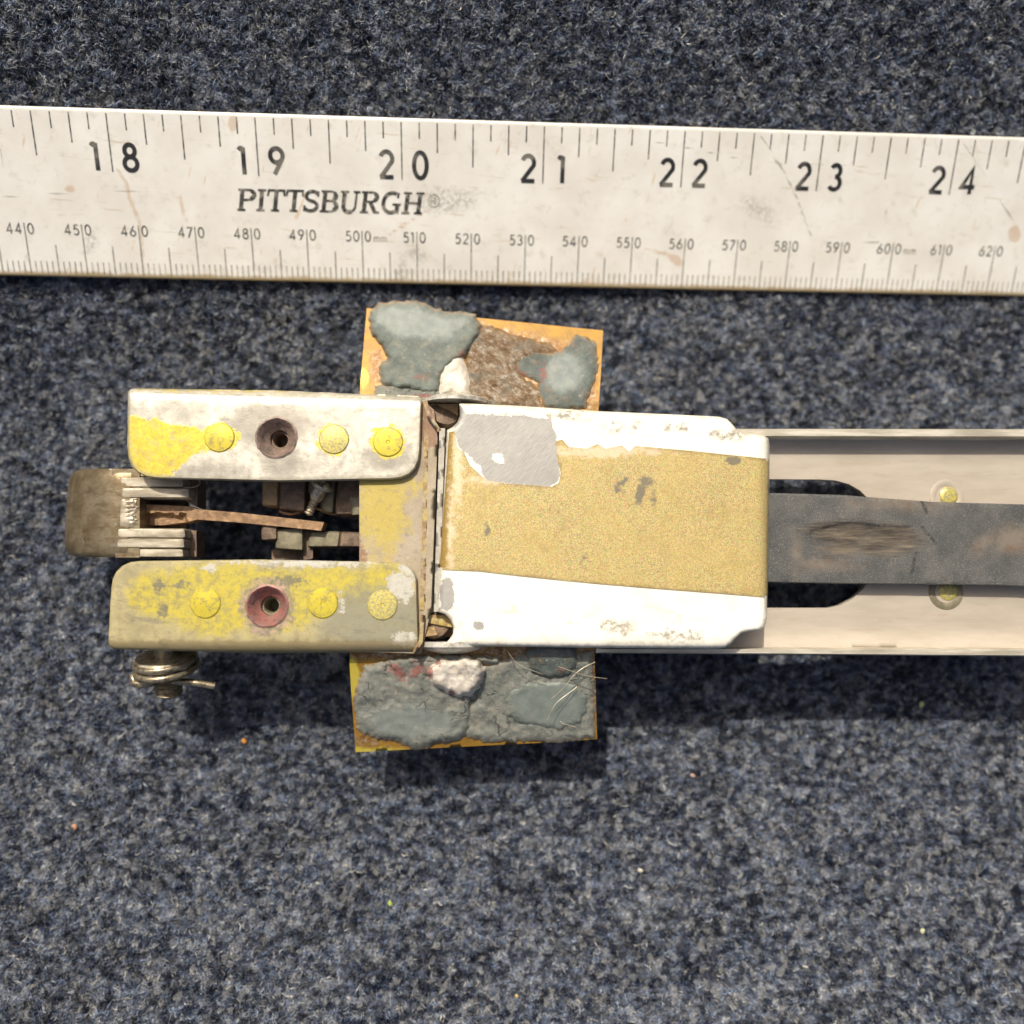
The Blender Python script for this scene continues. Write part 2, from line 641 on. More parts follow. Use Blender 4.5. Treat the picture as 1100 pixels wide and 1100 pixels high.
mat_ruler = m.out(base, m.ss(m.noise(6, 4), 0.3, 0.7, 0.28, 0.42), 0.15, m.bump(m.noise(40, 5, 0.7), 0.06, 0.01), spec=0.5)

m = Mat('ruler_ink')
wear = m.ss(m.noise(9, 5, 0.7), 0.36, 0.56)
mat_ink = m.out(m.mix(wear, rgb('8f897a'), rgb('2b2a27')), 0.6)
m = Mat('ruler_ink_bold')
wear = m.ss(m.noise(2.2, 3, 0.6), 0.36, 0.52)
mat_inkb = m.out(m.mix(wear, rgb('6f6a5f'), rgb('1b1b1c')), 0.6)
m = Mat('ruler_ink_pale')
mat_inkp = m.out(m.mix(m.ss(m.noise(6, 5, 0.7), 0.36, 0.6), rgb('b9b19c'), rgb('5a5850')), 0.6)

ruler = thing('steel_ruler', 'long pale scratched metal ruler with inch and millimetre scales lying above the metal part', 'ruler', tuple(ruler_pt(0, 1.4) - rn * RUL_T))
XL, XR = -12.0, 12.2


def ruler_mesh(name, polys, mat, dz=0.002, parent=None):
    """polys: list of outlines in ruler cm, laid proud of the face."""
    V = []; Fc = []
    for k, pg in enumerate(polys):
        s = len(V)
        for X, Y in pg:
            V.append(ruler_pt(X, Y) + rn * (dz + 0.0004 * (k % 4)))
        Fc.append(tuple(range(s, s + len(pg))))
    V = np.array(V)
    for i, f in enumerate(Fc):
        a, b, c = V[f[0]], V[f[1]], V[f[2]]
        if np.dot(np.cross(b - a, c - a), rn) < 0:
            Fc[i] = f[::-1]
    return mesh_obj(name, V, Fc, mat, parent or ruler, 0)


def seg_d(x, y, pts):
    r = np.full(x.shape, 1e9)
    for (ax, ay), (bx, by) in zip(pts[:-1], pts[1:]):
        ex, ey = bx - ax, by - ay
        t = np.clip(((x - ax) * ex + (y - ay) * ey) / (ex * ex + ey * ey), 0, 1)
        r = np.minimum(r, np.hypot(x - ax - t * ex, y - ay - t * ey))
    return r


def build_ruler_body():
    xs = np.concatenate([[XL], np.arange(XL + 0.05, XR - 0.02, 0.07), [XR]])
    ys = np.array([0, 0.012, 0.035, 0.07] + list(np.arange(0.14, RUL_W - 0.09, 0.07)) + [RUL_W - .07, RUL_W - .035, RUL_W - .012, RUL_W])
    dz = np.zeros(len(ys))
    for i, yy in enumerate(ys):
        d = min(yy, RUL_W - yy)
        if d < 0.035:
            dz[i] = -0.035 * (1 - math.sqrt(max(0, 1 - (1 - d / 0.035) ** 2)))
    A, B = np.meshgrid(xs, ys)
    ZD = np.repeat(dz[:, None], len(xs), 1)
    V = tw + A[..., None] * Rw[:, 0] + B[..., None] * Rw[:, 1] + ZD[..., None] * rn
    V = V.reshape(-1, 3)
    # project to picture coordinates for the wear marks
    q = (V - CL) @ RC
    PX = 550 + F * q[:, 0] / -q[:, 2]; PY = 550 - F * q[:, 1] / -q[:, 2]
    n = len(xs); mrows = len(ys)
    Fc = [(j * n + i, (j + 1) * n + i, (j + 1) * n + i + 1, j * n + i + 1) for j in range(mrows - 1) for i in range(n - 1)]
    base = len(V)
    Vb = V - rn * RUL_T * 0.0
    bot = []
    # underside and rim
    rim = [j * n for j in range(mrows)] + [(mrows - 1) * n + i for i in range(1, n)] + [j * n + n - 1 for j in range(mrows - 2, -1, -1)] + [i for i in range(n - 2, 0, -1)]
    for r_ in rim:
        aa = r_ % n; bb = r_ // n
        p = tw + xs[aa] * Rw[:, 0] + ys[bb] * Rw[:, 1] - rn * RUL_T
        bot.append(p)
    V = np.concatenate([V, np.array(bot)])
    for i in range(len(rim)):
        j = (i + 1) % len(rim)
        Fc.append((rim[i], base + i, base + j, rim[j]))
    Fc.append(tuple(base + i for i in range(len(rim))))
    Y_ = np.concatenate([B.ravel(), np.full(len(rim), 0.0)])
    PX = np.concatenate([PX, np.full(len(rim), -999.)]); PY = np.concatenate([PY, np.full(len(rim), -999.)])
    eg = np.where(PX > -900, (Y_ - (RUL_W - 0.08)) * 60, 5)
    sm = union(ell(480, 215, 34, 12, -5), ell(448, 272, 10, 8), ell(432, 292, 6, 12), ell(290, 287, 12, 2.5, -8), ell(98, 260, 5, 12, 30), ell(812, 225, 18, 8, 30))(PX, PY)
    s1 = [(816, 145), (830, 165), (845, 190), (857, 215), (866, 240), (872, 256), (905, 258)]
    s2 = [(915, 262), (945, 260), (948, 240), (952, 225)]
    s3 = [(1035, 155), (1055, 185), (1075, 215), (1095, 250)]
    s4 = [(0, 212), (60, 208), (150, 205), (245, 207)]
    s5 = [(1, 160), (4, 178), (9, 190)]
    s6 = [(690, 150), (745, 160), (800, 172), (880, 176), (900, 182)]
    scr = 1.1 - np.minimum.reduce([seg_d(PX, PY, s) for s in (s1, s2, s3)])
    scr = np.maximum(scr, 0.75 - np.minimum.reduce([seg_d(PX, PY, s) for s in (s4, s5, s6)]))
    r1 = [(126, 182), (135, 195), (140, 215), (150, 240), (154, 292)]
    r2 = [(418, 252), (440, 238), (462, 224)]
    r3 = [(693, 268), (715, 272), (728, 283)]
    r4 = [(193, 210), (200, 240)]
    rs = 1.8 - np.minimum.reduce([seg_d(PX, PY, s) for s in (r1, r2, r3, r4)])
    rs = np.maximum.reduce([rs, ell(1090, 252, 7, 9)(PX, PY), ell(640, 303, 14, 3)(PX, PY), ell(250, 133, 5, 9)(PX, PY), ell(75, 203, 6, 4)(PX, PY), ell(726, 279, 9, 5, 30)(PX, PY)])
    return mesh_obj('blade', V, Fc, mat_ruler, ruler, 50, {'edge_grime': eg, 'smudge': sm, 'scratch': scr, 'rust': rs})


build_ruler_body()


def tick(X, y0, y1, wd):
    return [(X - wd / 2, y0), (X + wd / 2, y0), (X + wd / 2, y1), (X - wd / 2, y1)]


inch = []
for k in range(int(15.5 * 8), int(26 * 8)):
    X = k / 8 * 2.54 - 53.0
    if XL + .1 < X < XR - .1:
        L = 1.02 if k % 8 == 0 else (0.78 if k % 4 == 0 else (0.56 if k % 2 == 0 else 0.34))
        inch.append(tick(X, 0.075, L, 0.024))
for q_ in inch:
    ruler_mesh('inch_mark', [q_], mat_ink)
MMO = 0.0494
mm = []; mid = []
for k in range(400, 660):
    X = k / 10 - 53.0 + MMO
    if XL + .1 < X < XR - .1:
        if k % 10 == 0:
            mm.append(tick(X, 1.90, 2.77, 0.018))
        elif k % 5 == 0:
            mm.append(tick(X, 2.27, 2.77, 0.018))
        else:
            mid.append(tick(X, 2.55, 2.77, 0.017))
for q_ in mm:
    ruler_mesh('centimetre_mark', [q_], mat_ink)
o = ruler_mesh('millimetre_marks', mid, mat_inkp)
o['kind'] = 'stuff'


def arc(cx, cy, rx, ry, a0, a1, n=12):
    return [(cx + rx * math.cos(math.radians(a0 + (a1 - a0) * i / n)), cy + ry * math.sin(math.radians(a0 + (a1 - a0) * i / n))) for i in range(n + 1)]


GL = {
    '0': (0.62, [arc(.31, .5, .26, .46, 0, 360, 24)]),
    '1': (0.34, [[(.04, .86), (.10, .93), (.22, .93)], [(.22, 0), (.22, .97)]]),
    '2': (0.60, [arc(.29, .70, .24, .26, 160, -20, 12) + [(.05, .04)], [(.02, .045), (.57, .045)]]),
    '3': (0.58, [arc(.27, .73, .20, .22, 150, -90, 12), arc(.27, .28, .24, .24, 90, -150, 14)]),
    '4': (0.66, [[(.44, 0), (.44, .95), (.05, .27), (.62, .27)]]),
    '5': (0.58, [[(.50, .93), (.16, .93), (.12, .56)] + arc(.26, .32, .26, .28, 105, -140, 14)]),
    '6': (0.62, [[(.42, .97), (.12, .46)] + arc(.31, .29, .25, .25, 150, -210, 22)]),
    '7': (0.56, [[(.03, .93), (.52, .93), (.14, 0)]]),
    '8': (0.60, [arc(.30, .73, .20, .21, 0, 360, 20), arc(.30, .27, .25, .24, 0, 360, 22)]),
    '9': (0.62, [[(.20, .03), (.50, .54)] + arc(.31, .71, .25, .25, -30, 330, 22)]),
    'm': (0.9, [[(.08, 0), (.08, .66)], [(.08, .45)] + arc(.26, .45, .18, .2, 180, 0, 8) + [(.44, 0)], [(.44, .45)] + arc(.62, .45, .18, .2, 180, 0, 8) + [(.80, 0)]]),
}
# slab-serif capitals: strokes with a width factor each
T, t = 1.0, 0.55
SL = {
    'P': (0.78, [([(.18, 0), (.18, 1)], T), ([(.02, .03), (.36, .03)], t), ([(.02, .97), (.45, .97)] + arc(.45, .74, .22, .23, 90, -90, 8) + [(.18, .49)], t), (arc(.46, .74, .22, .20, 70, -70, 6), T)]),
    'I': (0.42, [([(.2, 0), (.2, 1)], T), ([(.03, .03), (.37, .03)], t), ([(.03, .97), (.37, .97)], t)]),
    'T': (0.76, [([(.37, 0), (.37, 1)], T), ([(.2, .03), (.54, .03)], t), ([(.03, .70), (.06, .97), (.68, .97), (.71, .70)], t)]),
    'S': (0.66, [(arc(.32, .74, .24, .22, 30, 250, 10) + arc(.30, .27, .26, .23, 75, -150, 10), 0.85), ([(.56, .72), (.56, .98)], t), ([(.04, .02), (.04, .3)], t)]),
    'B': (0.80, [([(.18, 0), (.18, 1)], T), ([(.02, .97), (.42, .97)] + arc(.42, .75, .2, .22, 90, -90, 8) + [(.18, .53)], t), ([(.42, .53)] + arc(.44, .28, .24, .25, 90, -90, 8) + [(.02, .03)], t), (arc(.44, .75, .2, .18, 60, -60, 6), T), (arc(.46, .28, .24, .2, 60, -60, 6), T)]),
    'U': (0.86, [([(.18, .97), (.18, .35)] + arc(.42, .30, .24, .28, 180, 300, 8), T), ([(.02, .97), (.36, .97)], t), (arc(.42, .30, .25, .28, 300, 360, 6) + [(.67, .97)], t), ([(.54, .97), (.82, .97)], t)]),
    'R': (0.86, [([(.18, 0), (.18, 1)], T), ([(.02, .03), (.36, .03)], t), ([(.02, .97), (.45, .97)] + arc(.45, .75, .21, .22, 90, -90, 8) + [(.18, .53)], t), (arc(.46, .75, .21, .18, 65, -65, 6), T), ([(.40, .53), (.64, .04)], T), ([(.58, .03), (.82, .03)], t)]),
    'G': (0.86, [(arc(.43, .5, .34, .47, 60, 300, 16), 0.9), ([(.66, .72), (.68, .98)], t), ([(.68, 0), (.68, .42)], T), ([(.48, .42), (.82, .42)], t)]),
    'H': (0.92, [([(.2, 0), (.2, 1)], T), ([(.72, 0), (.72, 1)], T), ([(.2, .5), (.72, .5)], t)] + [([(a, b), (a + .34, b)], t) for a in (.03, .55) for b in (.03, .97)]),
}


def ribbon(pl, wd):
    pl = [np.array(p, float) for i, p in enumerate(pl) if i == 0 or math.dist(p, pl[i - 1]) > 1e-6]
    closed = np.hypot(*(pl[0] - pl[-1])) < 1e-6
    out = []
    n = len(pl)
    nor = []
    for i in range(n):
        a = pl[i - 1] if i > 0 else (pl[-2] if closed else pl[0])
        b = pl[i + 1] if i < n - 1 else (pl[1] if closed else pl[-1])
        d1 = (pl[i] - a); d2 = (b - pl[i])
        d1 = d1 / (np.hypot(*d1) + 1e-9) if np.hypot(*d1) > 1e-9 else None
        d2 = d2 / (np.hypot(*d2) + 1e-9) if np.hypot(*d2) > 1e-9 else None
        if d1 is None: d1 = d2
        if d2 is None: d2 = d1
        t_ = d1 + d2
        if np.hypot(*t_) < 0.3:
            t_ = d1
        t_ = t_ / np.hypot(*t_)
        nn_ = np.array([-t_[1], t_[0]])
        m_ = 1 / max(0.45, abs(np.dot(nn_, np.array([-d1[1], d1[0]]))))
        nor.append(nn_ * m_ * wd / 2)
    for i in range(n - 1):
        out.append([tuple(pl[i] - nor[i]), tuple(pl[i + 1] - nor[i + 1]), tuple(pl[i + 1] + nor[i + 1]), tuple(pl[i] + nor[i])])
    return out


def glyph(ch, X, Y, h, wt, font=GL, shear=0.0, xs=1.0):
    """Lower-left corner at X, baseline at Y (ruler Y runs down)."""
    wd, strokes = font[ch]
    pol = []
    for s_ in strokes:
        pl, f_ = (s_ if isinstance(s_, tuple) else (s_, 1.0))
        pl2 = [((p[0] * xs + p[1] * shear) * h, p[1] * h) for p in pl]
        for q_ in ribbon(pl2, wt * f_):
            pol.append([(X + a, Y - b) for a, b in q_])
    return pol, wd * h * xs


def number(name, text, Xc, Ybase, h, wt, gap, mat, xs=1.0, track=0.13):
    """Digits split round the tick at Xc: all but the last on the left of it."""
    if mat is mat_inkb:
        for c, dx_ in zip(text, (-0.27, 0.33)):
            ruler_mesh(name, glyph(c, Xc + dx_ - GL[c][0] * h * xs / 2, Ybase, h, wt, xs=xs)[0], mat, 0.003)
        return
    left, right = text[:-1], text[-1]
    ws = [GL[c][0] * h * xs for c in left]
    x = Xc - gap - sum(ws) - track * h * (len(left) - 1)
    for c, w_ in zip(left, ws):
        ruler_mesh(name, glyph(c, x, Ybase, h, wt, xs=xs)[0], mat, 0.003)
        x += w_ + track * h
    ruler_mesh(name, glyph(right, Xc + gap, Ybase, h, wt, xs=xs)[0], mat, 0.003)


for k in range(17, 26):
    X = k * 2.54 - 53.0
    if XL + 1 < X < XR - 1:
        number('inch_digit', str(k), X, 1.00, 0.46, 0.076, 0.13, mat_inkb, xs=0.95, track=0.2)
for k in range(42, 66):
    X = k - 53.0 + MMO
    if XL + .5 < X < XR - .5:
        number('millimetre_digit', str(k * 10), X, 2.09, 0.185, 0.024, 0.05, mat_ink, xs=0.95, track=0.2)
    if k in (50, 60):
        for j in range(2):
            ruler_mesh('unit_letter', glyph('m', X + 0.21 + j * 0.13, 2.09, 0.13, 0.016)[0], mat_inkp, 0.003)


def ruler_xy(px, py):
    d = np.array([(px - 550) / F, -(py - 550) / F, -1.0]) @ RC.T
    tt = np.dot(tw - CL, rn) / np.dot(d, rn)
    p = CL + d * tt - tw
    return float(p @ Rw[:, 0]), float(p @ Rw[:, 1])


xa, ya = ruler_xy(254, 226)
xb, yb = ruler_xy(454, 230)
hgt = 0.36
total = sum(SL[c][0] for c in 'PITTSBURGH')
xs_ = (xb - xa) / (total * hgt)
x = xa
pol = []
for i, c in enumerate('PITTSBURGH'):
    g_, adv = glyph(c, x, ya + (yb - ya) * i / 9, hgt, 0.074, SL, 0.16, xs_)
    ruler_mesh('letter', g_, mat_ink, 0.003)
    x += adv
xr, yr = ruler_xy(466, 216)
pol = [q for q in ribbon([(xr + 0.105 * math.cos(a / 12 * math.pi), yr + 0.105 * math.sin(a / 12 * math.pi)) for a in range(25)], 0.014)]
rx_ = xr - 0.045; ry_ = yr + 0.06
for pl in ([(0, 0), (0, .12)], [(0, .12), (.05, .12), (.075, .09), (.05, .06), (0, .06)], [(.04, .06), (.08, 0)]):
    pol += [[(rx_ + a, ry_ - b) for a, b in q] for q in ribbon(pl, 0.014)]
ruler_mesh('registered_mark', pol, mat_inkp, 0.003)

# ------------------------------------------------------------------ materials of the metal part
ALU = rgb('d9d6cc')


def painted_alu(name, base_a, base_b, yel=None, seed=0, extra=None, rough=0.42):
    m = Mat(name)
    n1 = m.noise(1.7 + seed * .1, 5, 0.6)
    c = m.mix(m.ss(n1, 0.32, 0.66), base_a, base_b)
    c = m.mix(m.ss(m.noise(9, 6, 0.7), 0.46, 0.68, 0, 0.6), c, rgb('98948a'))
    c = m.mix(m.ss(m.noise(55, 3, 0.6), 0.6, 0.72, 0, 0.35), c, rgb('706c60'))
    return m, c


# upper bracket
m, c = painted_alu('bracket_worn_paint', rgb('d3cdbc'), rgb('a8a294'))
ye = m.mix(m.ss(m.noise(16, 5, .7), 0.4, 0.7), rgb('cfb93f'), rgb('b3a048'))
mk = m.mask('yellow', 8.5, 7.5, 0.5, 0.75)
c = m.mix(m.math('MULTIPLY', m.mask('grime', 6, 4.5, 7, .7), 0.75), c, rgb('8d877a'))
c = m.mix(mk, c, ye)
c = m.mix(m.math('MULTIPLY', m.mask('edge', 3, 9, 1.5), 0.5), c, rgb('a9a288'))
chips = m.ss(m.noise(22, 6, .75), 0.64, 0.68, 0, 0.8)
c = m.mix(m.math('MULTIPLY', chips, mk), c, rgb('dddace'))
c = m.mix(m.ss(m.noise(6, 8, .8), .50, .66, 0, .55), c, rgb('9c968a'))
mat_brA = m.out(c, m.ss(m.noise(7, 5), 0.3, 0.7, 0.28, 0.45), 0.4, m.bump(m.math('ADD', m.math('MULTIPLY', mk, 0.6), m.noise(30, 6, .75)), 0.25, 0.012))

# lower bracket
m = Mat('bracket_yellow_primer')
c = m.mix(m.ss(m.noise(2.2, 5, .6), .3, .7), rgb('b3a678'), rgb('9a8f68'))
ye = m.mix(m.ss(m.noise(10, 6, .7), 0.4, 0.72), rgb('c0ae3c'), rgb('9c9254'))
c = m.mix(m.mask('yellow', 12, 2.8, 8, .7), c, ye)
c = m.mix(m.math('MULTIPLY', m.mask('grey', 10, 4, 9, .75), .85), c, rgb('87846f'))
c = m.mix(m.math('MULTIPLY', m.mask('grime', 8, 11, 2.0, .75), 0.8), c, rgb('5f5f58'))
c = m.mix(m.math('MULTIPLY', m.mask('pink', 10, 8, 2.5, .75), .75), c, m.mix(m.ss(m.noise(11, 6, .75), .4, .6), rgb('b09488'), rgb('6a6656')))
c = m.mix(m.mask('white', 7, 10, 0.5, .75), c, rgb('bcb8a9'))
c = m.mix(m.ss(m.noise(6, 8, .82), 0.47, 0.64, 0, .7), c, rgb('867c5c'))
c = m.mix(m.ss(m.noise(3.1, 8, .8, m.vec((.5, 1.6, 1), 8)), 0.54, 0.66, 0, .6), c, rgb('6f6a5c'))
c = m.mix(m.ss(m.noise(26, 6, .75), 0.60, 0.68, 0, .6), c, rgb('777361'))
c = m.mix(m.math('MULTIPLY', m.mask('edge', 3, 6, 2), .7), c, rgb('8a7a58'))
mat_brB = m.out(c, m.ss(m.noise(7, 5), 0.3, 0.7, 0.38, 0.6), 0.1, m.bump(m.noise(30, 6, .75), 0.3, 0.012))

# rivets
m = Mat('rivet_yellow')
c = m.mix(m.ss(m.noise(9, 5, .7), .5, .62), rgb('d2bf42'), rgb('a89c58'))
c = m.mix(m.ss(m.noise(13, 7, .8), .54, .64, 0, .8), c, rgb('8c8560'))
mat_rivet = m.out(c, 0.32, 0.35, m.bump(m.noise(30, 4), .15, .01))
m = Mat('rivet_worn')
c = m.mix(m.ss(m.noise(24, 6, .75), .47, .53), rgb('cdbb5e'), rgb('a39d72'))
mat_rivet2 = m.out(c, 0.4, 0.3, m.bump(m.noise(30, 4), .25, .01))

m = Mat('bushing_red')
c = m.mix(m.ss(m.noise(7, 5, .7), .35, .65), rgb('a8655a'), rgb('8b6f66'))
c = m.mix(m.ss(m.noise(11, 6, .78), .5, .62, 0, .8), c, rgb('6a5d50'))
mat_bushR = m.out(c, .5, .2, m.bump(m.noise(20, 4), .2, .01))
m = Mat('bushing_brown')
c = m.mix(m.ss(m.noise(7, 5, .7), .35, .65), rgb('9a8175'), rgb('7a6e5f'))
c = m.mix(m.ss(m.noise(11, 6, .78), .52, .62, 0, .7), c, rgb('544b41'))
mat_bushB = m.out(c, .5, .25, m.bump(m.noise(20, 4), .2, .01))

m = Mat('dirty_web_plate')
c = m.mix(m.ss(m.noise(2.4, 5, .65), .35, .65), rgb('a79a84'), rgb('9a8c72'))
c = m.mix(m.math('MULTIPLY', m.mask('yellow', 16, 3.5, 8, .75), .75), c, rgb('b9a43c'))
c = m.mix(m.ss(m.noise(11, 7, .75), .52, .7, 0, .7), c, rgb('7d766a'))
c = m.mix(m.math('MULTIPLY', m.mask('rust', 5, 8, 2), .7), c, rgb('7b5136'))
c = m.mix(m.ss(m.noise(60, 3, .6), .6, .7, 0, .5), c, rgb('d8d0bd'))
mat_web = m.out(c, .6, .15, m.bump(m.noise(26, 7, .75), .45, .015))

m = Mat('bare_edge_metal')
c = m.mix(m.ss(m.noise(5, 6, .7), .35, .65), rgb('b5b0a2'), rgb('9a9486'))
mat_edge = m.out(c, .5, .25, m.bump(m.noise(30, 5, .7), .3, .01))
m = Mat('dark_grime_metal')
c = m.mix(m.ss(m.noise(6, 6, .7), .35, .65), rgb('85705c'), rgb('5e5043'))
c = m.mix(m.ss(m.noise(18, 5, .7), .58, .66, 0, .7), c, rgb('9a7a5c'))
mat_grime = m.out(c, .6, .3, m.bump(m.noise(24, 6, .75), .5, .02))
m = Mat('olive_block')
c = m.mix(m.ss(m.noise(4, 6, .7), .35, .65), rgb('8b8369'), rgb('6b6450'))
mat_olive = m.out(c, .6, .2, m.bump(m.noise(24, 6, .75), .4, .02))
m = Mat('tan_block')
c = m.mix(m.ss(m.noise(4, 6, .7), .35, .65), rgb('ab8f64'), rgb('8a714f'))
mat_tan = m.out(c, .6, .1, m.bump(m.noise(24, 6, .75), .3, .02))

# cover
m = Mat('cover_white_paint')
wht = m.mix(m.ss(m.noise(3, 4), .35, .65), rgb('f2eddd'), rgb('e9e3d1'))
metal_c = m.mix(m.ss(m.noise(7, 6, .7, m.vec((9, .8, 1), 48)), .3, .7), rgb('ada99f'), rgb('928f88'))
bare = m.mask('bare', 3.0, 7, .5, .8, -2.0)
d1 = m.math('MULTIPLY', m.mask('dirt', 9, 8, 3.0, .8), m.ss(m.noise(7, 8, .82), .42, .56, 0, .9))
c = m.mix(d1, wht, m.mix(m.ss(m.noise(14, 4), .4, .6), rgb('aea692'), rgb('8a8370')))
c = m.mix(m.math('MULTIPLY', m.mask('faint', 2.0, 10, 1.0, .75), .45), c, rgb('b0a68e'))
c = m.mix(m.ss(m.noise(48, 4, .7), .71, .74, 0, .7), c, rgb('a39a86'))
c = m.mix(m.math('MULTIPLY', m.mask('edge', 5, 6, 2.5, .8), .5), c, rgb('9a917c'))
c = m.mix(m.ss(m.noise(1.5, 6, .7), .52, .75, 0, .35), c, rgb('cfc8b4'))
c = m.mix(bare, c, metal_c)
mat_cover = m.out(c, m.ss(bare, 0, 1, .33, .5), m.math('MULTIPLY', bare, .25), m.bump(m.math('ADD', m.math('MULTIPLY', bare, -1.5), m.math('ADD', m.math('MULTIPLY', m.noise(14, 5, .6), .3), m.math('MULTIPLY', m.noise(1.1, 2), 3.0))), .3, .02))

m = Mat('gold_paint')
fl = m.voro(60, out='Color')
fl2 = m.noise(85, 2, .6)
g = m.mix(m.ss(fl2, .36, .62), rgb('75602a'), rgb('d2bc78'))
g = m.mix(.24, g, m.mix(.75, rgb('f0e0ad'), fl, 'MULTIPLY'))
g = m.mix(m.ss(m.noise(1.2, 4), .35, .65, 0, .3), g, rgb('c7ab66'))
g = m.mix(m.ss(m.noise(2.4, 7, .75), .48, .70, 0, .35), g, rgb('8f7746'))
g = m.mix(m.math('MULTIPLY', m.mask('edge', 5, 7, 2.0, .8), .6), g, rgb('7f6c45'))
g = m.mix(m.math('MULTIPLY', m.mask('smudge', 3.0, 9, 1.3, .7), .85), g, rgb('6d675a'))
g = m.mix(m.math('MULTIPLY', m.mask('bend_shade', 1.5, 5, 1.2), .8), g, m.mix(m.ss(fl2, .4, .6), rgb('7d6122'), rgb('a98a3e')))  # left bend: darkening from the flake angle to the light, painted into the gold
g = m.mix(m.math('MULTIPLY', m.mask('scuff', 7, 7, 3, .75), .55), g, rgb('e8d3b8'))
g = m.mix(m.ss(m.noise(36, 5, .75), .66, .72, 0, .6), g, rgb('8c7647'))
mat_gold = m.out(g, .42, .15, m.bump(m.noise(90, 2, .6), .2, .004))

m = Mat('channel_tan_paint')
c = m.mix(m.ss(m.noise(1.3, 5, .6, m.vec((.4, 1.6, 1))), .3, .7), rgb('bcb1a0'), rgb('a99e8c'))
c = m.mix(m.ss(m.noise(5, 6, .7, m.vec((.4, 2, 1))), .52, .75, 0, .4), c, rgb('978770'))
c = m.mix(m.ss(m.noise(9, 6, .75, m.vec((.12, 3, 1))), .56, .72, 0, .25), c, rgb('d5ccba'))
c = m.mix(m.ss(m.noise(40, 4, .7), .62, .72, 0, .4), c, rgb('8d7e6a'))
mat_chan = m.out(c, .48, .15, m.bump(m.noise(28, 5, .7), .15, .01))
m = Mat('channel_rim_metal')
c = m.mix(m.ss(m.noise(3, 5, .6, m.vec((.3, 3, 1))), .35, .65), rgb('d6cebb'), rgb('a8a08c'))
mat_rim = m.out(c, .4, .3, m.bump(m.noise(28, 5, .7), .2, .01))

m = Mat('strap_rubber')
c = m.mix(m.ss(m.noise(2.2, 6, .65), .35, .68), rgb('444543'), rgb('5a5853'))
c = m.mix(m.ss(m.noise(60, 3, .6), .55, .68, 0, .5), c, rgb('a5a197'))
gv = m.mask('gouge', 6.0, 4, 5, .7, vec=m.vec((.5, 3, 1)))
streak = m.noise(3.2, 7, .7, m.vec((.5, 5.5, 1)))
c = m.mix(gv, c, m.ramp(streak, [(.36, rgb('3a352d')), (.5, rgb('554c40')), (.68, rgb('756854'))]))
c = m.mix(m.math('MULTIPLY', m.mask('rust', 8, 4, 8, .75), .75), c, m.mix(m.ss(m.noise(5, 5), .38, .6), rgb('75604c'), rgb('7f7465')))
c = m.mix(m.math('MULTIPLY', m.mask('cut', .5, 9, 1.0), .85), c, rgb('2a2824'))
mat_strap = m.out(c, .62, .1, m.bump(m.math('ADD', m.math('MULTIPLY', m.math('MULTIPLY', streak, gv), 2.2), m.noise(45, 4, .7)), .45, .02))

m = Mat('plate_yellow_chromate')
c = m.mix(m.ss(m.noise(2.5, 5, .6), .35, .65), rgb('a67c26'), rgb('8f6c29'))
c = m.mix(m.ss(m.noise(5, 6, .75), .5, .66, 0, .75), c, rgb('8f6a38'))
c = m.mix(m.math('MULTIPLY', m.mask('brown', 14, 4.5, 6, .78), .92), c, m.ramp(m.noise(8, 9, .85), [(.36, rgb('4f3a22')), (.47, rgb('86592a')), (.55, rgb('97835f')), (.62, rgb('c4b7a2'))]))
c = m.mix(m.mask('pale', 3, 4, 2), c, rgb('c9b548'))
mat_plate = m.out(c, .42, .25, m.bump(m.noise(18, 7, .75), .45, .02))


def sealant_mat(name, a, b, warm, crack=0.0, gloss=.45):
    m = Mat(name)
    c = m.mix(m.ss(m.noise(3.5, 6, .65), .35, .65), a, b)
    c = m.mix(m.ss(m.noise(5.5, 8, .8), .48, .66, 0, .75), c, warm)
    c = m.mix(m.ss(m.noise(13, 7, .8), .56, .70, 0, .65), c, rgb('c2bcaa'))
    c = m.mix(m.ss(m.noise(11, 7, .8, m.vec((1, 1.6, 1), 30)), .57, .68, 0, .75), c, rgb('3c403c'))
    sm = m.mask('smooth', 7, 4, 8, .7)
    c = m.mix(m.math('MULTIPLY', sm, .6), c, m.mix(m.ss(m.noise(5, 4), .35, .65), rgb('878e85'), rgb('757e77')))
    c = m.mix(m.math('MULTIPLY', m.mask('red', 9, 14, .8, .8), .8), c, rgb('96584d'))
    c = m.mix(m.mask('rim', 3.0, 6, 2.5, .8), m.mix(m.ss(m.noise(9, 8, .8), .42, .58), rgb('7a5a30'), rgb('9c9078')), c)
    h = m.math('ADD', m.noise(12, 9, .8), m.math('MULTIPLY', m.noise(40, 4, .7), .35))
    if crack:
        v = m.voro(3.6, 'DISTANCE_TO_EDGE', 'Distance', m.mix(.22, m.geo, m.noise(6, 5, col=True)))
        cr = m.math('MULTIPLY', m.ss(v, 0, .035, 1, 0), m.ss(m.noise(2.2, 4), .52, .60))
        c = m.mix(m.math('MULTIPLY', cr, .6), c, rgb('3f3b34'))
        h = m.math('SUBTRACT', h, m.math('MULTIPLY', cr, crack))
    h = m.math('MULTIPLY', h, m.ss(sm, 0, 1, 1, .25))
    return m.out(c, gloss, 0, m.bump(h, .8, .035))


